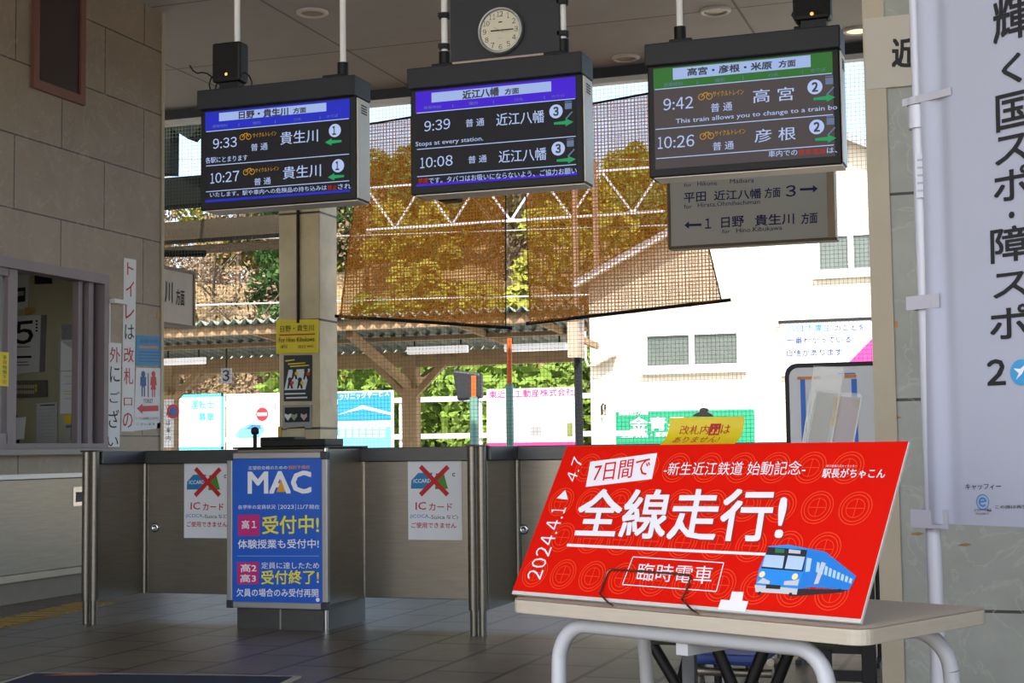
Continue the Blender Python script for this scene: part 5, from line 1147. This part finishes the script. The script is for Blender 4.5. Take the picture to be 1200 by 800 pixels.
# cream house
YH = 27.0; P = PanY(YH)
hs = thing('cream_house', 'bright cream gabled house beyond the tracks on the right', 'house', (-3, YH + 3, -1.2))
hw = M('cream render', (210, 200, 178), .85, noise=.04)
L0 = P.q(690, 331); A0_ = P.q(990, 165); xr = 2 * A0_[0] - L0[0]
b = MB(); b.prism(P, [(L0[0], -1.2), (xr, -1.2), (xr, L0[1]), (A0_[0], A0_[1]), (L0[0], L0[1])], -7, 0, hw); part('walls', b, hs)
tile = M('grey roof tile', (150, 150, 152), .7, noise=.1)
for sx in (0, 1):
    xe_ = L0[0] - .25 if sx == 0 else xr + .25; sl = (A0_[1] - L0[1]) / (A0_[0] - L0[0]); ze = L0[1] - .25 * sl
    b = MB(); pts = [(xe_, ze), (A0_[0], A0_[1]), (A0_[0], A0_[1] + .14), (xe_, ze + .14)]; b.prism(P, pts if sx == 0 else pts[::-1], -7.2, .25, tile); part('roof_slope', b, hs)
b = MB(); b.beam(P.pt(L0[0] - .2, L0[1] - .1, .27), P.pt(A0_[0], A0_[1] + .02, .27), .04, .16, white, (0, 1, 0)); part('barge_board', b, hs)
cM = crop(680, 270, 2.964)
glass_d = M('dark window glass', (96, 104, 98), .15, noise=.25, ns=2)
def hwin(x0, y0, x1, y1, mull):
    q0 = P.q(x0, y1); q1 = P.q(x1, y0); b = MB(); w_ = .06
    b.slab(P, q0[0], q0[1], q1[0], q0[1] + w_, -.01, .05, white); b.slab(P, q0[0], q1[1] - w_, q1[0], q1[1], -.01, .05, white); b.slab(P, q0[0], q0[1] + w_, q0[0] + w_, q1[1] - w_, -.01, .048, white); b.slab(P, q1[0] - w_, q0[1] + w_, q1[0], q1[1] - w_, -.01, .048, white)
    if mull: xm = (q0[0] + q1[0]) / 2; b.slab(P, xm - .05, q0[1] + w_, xm + .05, q1[1] - w_, -.01, .046, white)
    b.slab(P, q0[0] - .05, q0[1] - .1, q1[0] + .1, q0[1], -.01, .09, white)
    wf = part('window', b, hs); b = MB(); b.slab(P, q0[0] + w_, q0[1] + w_, q1[0] - w_, q1[1] - w_, -.005, .01, glass_d); part('pane', b, wf)
hwin(*cM(225, 345), *cM(555, 482), True); hwin(*cM(822, 0), *cM(1060, 150), True)
b = MB(); b.tube([P.pt(*P.q(*cM(*p)), .06) for p in [(20, 350), (22, 450), (30, 470), (60, 470), (90, 440), (125, 428)]], .02, white, 8); b.tube([P.pt(*P.q(*cM(*p)), .08) for p in [(80, 640), (78, 610), (84, 602), (90, 606), (90, 622)]], .02, dark, 6); part('conduit', b, hs)
b = MB(); b.prism(P, [P.q(*cM(*p)) for p in [(40, 440), (118, 425), (126, 436), (60, 470)]][::-1], 0, .2, hw); part('vent_hood', b, hs)
q0 = P.q(*cM(697, 760)); q1 = P.q(*cM(1080, 303))
b = MB(); q0 = P.q(*cM(700, 456)); b.slab(P, q0[0], P.q(*cM(700, 505))[1], q1[0], q1[1], 0, .08, wb_); ink_b = M('sign blue ink', (44, 70, 140), .6); cyn = M('sign cyan ink', (40, 140, 190), .6)
b.slab(P, q0[0] - .03, q1[1] - .03, q1[0], q1[1] + .02, 0, .1, dark)
def TH_(st, BL, BR, top, mat): b.tpx(P, st, cM(*BL), cM(*BR), cM(BL[0], top), .085, mat, .02)
TH_('八日市高生', (720, 354), (876, 350), 330, cyn); TH_('のことを', (884, 350), (990, 346), 330, ink_b); TH_('一番わかっている', (720, 394), (942, 390), 372, ink_b); TH_('自信があります', (720, 438), (912, 434), 414, ink_b)
b.pq(P, [cM(*p) for p in [(935, 458), (1060, 330), (1060, 458)]], .084, pk)
solo('house_sign', b, 'white sign with blue 八日市高生 lettering on the cream house', 'sign')
b = MB(); q0 = P.q(*cM(128, 775)); q1 = P.q(*cM(606, 620)); b.slab(P, q0[0] - .05, q0[1] - .4, q1[0] + .05, q1[1] + .05, 0, .06, white); grn = M('sign green', (30, 140, 100), .5)
b.slab(P, q0[0], q0[1] - .35, q1[0], q1[1], .06, .07, grn); TH_2 = lambda st, BL, BR, top: b.tpx(P, st, cM(*BL), cM(*BR), cM(BL[0], top), .076, wb_, .04)
TH_2('金青果', (176, 696), (370, 692), 650); TH_2('京都府近江八幡市', (138, 642), (240, 640), 630); TH_2('生鮮食品・卸売', (146, 720), (310, 716), 704)
solo('green_sign', b, 'green sign with white lettering low on the cream house', 'sign')

# overhead line gantry
gw = M('gantry white', (220, 222, 224), .5)
YG = 33.0; P = PanY(YG)
t = thing('line_gantry', 'white lattice overhead gantry behind the shade nets', 'gantry', P.pt(P.q(688, 500)[0], -1))
for dx_ in (-.25, .25):
    b = MB(); xm = P.q(688, 400)[0] + dx_; b.box((xm - .06, YG - .06, -1), (xm + .06, YG + .06, P.q(688, 190)[1]), M('gantry brown', (150, 120, 100), .7)); part('mast', b, t)
zt_, zb_ = P.q(640, 205)[1], P.q(640, 256)[1]; xl_, xr_ = P.q(430, 230)[0], P.q(780, 300)[0]
for z in (zt_, zb_):
    b = MB(); b.box((xl_, YG - .03, z - .03), (xr_, YG + .03, z + .03), gw); part('chord', b, t)
n = 10
for k in range(n):
    xa = xl_ + (xr_ - xl_) * k / n; xb = xl_ + (xr_ - xl_) * (k + 1) / n
    b = MB(); b.beam((xa, YG, zb_ if k % 2 else zt_), (xb, YG, zt_ if k % 2 else zb_), .045, .045, gw); part('diagonal', b, t)
for k, (ya, yb) in enumerate([(352, 342), (276, 262), (180, 190)]):
    Yk = (29, 30.5, YG)[k]
    b = MB(); b.tube([PY(150, ya + 8, Yk), PY(450, ya - 4 + 3, Yk), PY(840, yb, Yk)], .018, gw if k == 0 else alu, 6); solo('overhead_wire', b, ['lowest overhead wire crossing behind the nets', 'middle overhead wire crossing behind the nets', 'highest overhead wire crossing behind the nets'][k], 'wire')

# hill and trees
def hz_(x, y): return -1.2 + max(0, (y - 40)) * .62 + 1.0 * math.sin(x * .21 + 1) * min(1, max(0, (y - 40) / 10)) + .8 * math.sin(y * .33 + x * .13)* min(1, max(0, (y - 40) / 10)) - .0 * x
def hill_h(x, y):
    base = hz_(x, y); cap = (10.2 - 2.2 * max(0, min(1, (-.36 * y - x) / 12)) + .7 * math.sin(x * .31)) * max(0, min(1, (-.14 * y - x) / 6)) - .3; return min(base, cap)
hm = bpy.data.materials.new('hill undergrowth'); hm.use_nodes = True; t_ = hm.node_tree; bp = t_.nodes['Principled BSDF']; nz = t_.nodes.new('ShaderNodeTexNoise'); nz.inputs['Scale'].default_value = .8; nz.inputs['Detail'].default_value = 10; nz.inputs['Roughness'].default_value = .75
cr = t_.nodes.new('ShaderNodeValToRGB'); e = cr.color_ramp.elements; e[0].position = .3; e[0].color = S(84, 74, 46); e[1].position = .7; e[1].color = S(166, 146, 112); k = e.new(.5); k.color = S(134, 112, 76)
gm = t_.nodes.new('ShaderNodeNewGeometry'); t_.links.new(gm.outputs['Position'], nz.inputs['Vector']); t_.links.new(nz.outputs[0], cr.inputs[0]); t_.links.new(cr.outputs[0], bp.inputs['Base Color']); bp.inputs['Roughness'].default_value = 1
b = MB(); V = []; Fs = []; NX, NY = 70, 40
for j in range(NY + 1):
    for i in range(NX + 1):
        x = -75 + 110 * i / NX; y = 40 + 60 * j / NY; V.append((x, y, hill_h(x, y)))
for j in range(NY):
    for i in range(NX): k = j * (NX + 1) + i; Fs.append((k, k + 1, k + NX + 2, k + NX + 1))
b.add(V, Fs, hm, True); struct('hill', b)
bark = M('bark', (96, 80, 62), .9, noise=.3)
def leafmat(n, c): return M(n, c, .7, noise=.35, ns=1.2, spec=.2)
leaf = [leafmat('spring green leaves', (104, 128, 46)), leafmat('olive leaves', (134, 132, 48)), leafmat('dark evergreen leaves', (66, 96, 44)), leafmat('brown spring buds', (126, 106, 80))]
def make_tree(i, lab, rad, hgt, nl, size):
    t = thing('tree', lab, 'tree', (0, 0, 0), 'trees on the hill behind the station')
    b = MB(); b.tube([(0, 0, -.5), (.1, .05, hgt * .3), (0, 0, hgt * .75)], .16, bark, 7, r1=.04)
    for k in range(6):
        a = k * 1.05; b.tube([(0, 0, hgt * (.28 + .06 * k)), (math.cos(a) * rad * .4, math.sin(a) * rad * .4, hgt * (.45 + .06 * k)), (math.cos(a) * rad * .75, math.sin(a) * rad * .75, hgt * (.55 + .07 * k))], .06, bark, 5, r1=.015)
    part('trunk', b, t)
    b = MB(); V = []; Fs = []
    cl_ = [(Vector((random.gauss(0, .42) * rad, random.gauss(0, .42) * rad, hgt * random.uniform(.35, .9))), random.uniform(.22, .42) * rad) for _ in range(16)]
    for _ in range(nl):
        c, r = random.choice(cl_); p = Vector((random.gauss(0, 1), random.gauss(0, 1), random.gauss(0, 1))).normalized() * r * random.uniform(.6, 1.05) + c
        a = Vector((random.gauss(0, 1), random.gauss(0, 1), random.gauss(0, 1))).normalized(); c2_ = a.orthogonal().normalized(); s_ = size * random.uniform(.6, 1.3); n = len(V)
        V += [p - a * s_ * .5, p + c2_ * s_ * .3, p + a * s_ * .5, p - c2_ * s_ * .3]; Fs.append((n, n + 1, n + 2, n + 3))
    b.add(V, Fs, leaf[i]); part('crown', b, t); return t
labs = ['spring green leafy tree on the hill behind the platforms', 'olive yellow leafy tree on the hill behind the platforms', 'dark evergreen tree on the hill behind the platforms', 'bare brown budding tree on the hill behind the platforms']
protos = [make_tree(0, labs[0], 2.2, 5.0, 2600, .42), make_tree(1, labs[1], 2.4, 5.2, 2600, .42), make_tree(2, labs[2], 2.0, 6.0, 2800, .40), make_tree(3, labs[3], 2.2, 5.0, 900, .22)]
spots = []
for j in range(9):
    for i in range(15):
        y = 42 + j * 4.2 + random.uniform(-1, 1); x = -.80 * y + 3 + i * (y * .052 + .2) + random.uniform(-.8, .8); spots.append((x, y))
used = [False] * 4
for (x, y) in spots:
    left = x < -.52 * y
    k = random.choices(range(4), [.06, .06, .08, .80] if left else [.36, .40, .16, .08])[0]
    loc = (x, y, hill_h(x, y) - .1); sc = random.uniform(.75, 1.15); rz = random.uniform(0, 6.28)
    if not used[k]: used[k] = True; o = protos[k]; o.location = loc; o.scale = (sc,) * 3; o.rotation_euler = (0, 0, rz)
    else: dup(protos[k], loc, rz, sc)
# shrubs beyond the platform fence
shr = MB(); V = []; Fs = []
def make_shrub(lab, n=900):
    t = thing('shrub', lab, 'shrub', (0, 0, 0), 'shrubs beyond the platform fence'); b = MB(); V = []; Fs = []
    for _ in range(n):
        p = Vector((max(-.9, min(.9, random.gauss(0, .5))), max(-.8, min(.8, random.gauss(0, .4))), min(1.8, abs(random.gauss(.9, .5))))); a = Vector((random.gauss(0, 1), random.gauss(0, 1), random.gauss(0, 1))).normalized(); c2_ = a.orthogonal().normalized(); s_ = .22 * random.uniform(.6, 1.2); n_ = len(V)
        V += [p - a * s_ * .5, p + c2_ * s_ * .3, p + a * s_ * .5, p - c2_ * s_ * .3]; Fs.append((n_, n_ + 1, n_ + 2, n_ + 3))
    b.add(V, Fs, leaf[0]); part('foliage', b, t)
    b = MB(); b.tube([(0, 0, -.2), (0, 0, .8)], .04, bark, 6); part('stem', b, t); return t
sh0 = make_shrub('green leafy shrub growing just beyond the white platform fence')
b = MB(); b.box((-40, 25.6, -1.0), (-7.9, 40.5, -.05), M('bank earth', (176, 156, 140), .95, noise=.4)); struct('bank_ground', b)
first = True
for k in range(26):
    x = -12.2 + k * .2 + random.uniform(-.2, .2); y = 28 + random.uniform(0, 6); loc = (min(x * y / 25, -9.5 - (y - 27) * .4), y, -.05); sc = random.uniform(1.0, 1.9)
    if first: sh0.location = loc; sh0.scale = (sc,) * 3; first = False
    else: dup(sh0, loc, random.uniform(0, 6), sc)
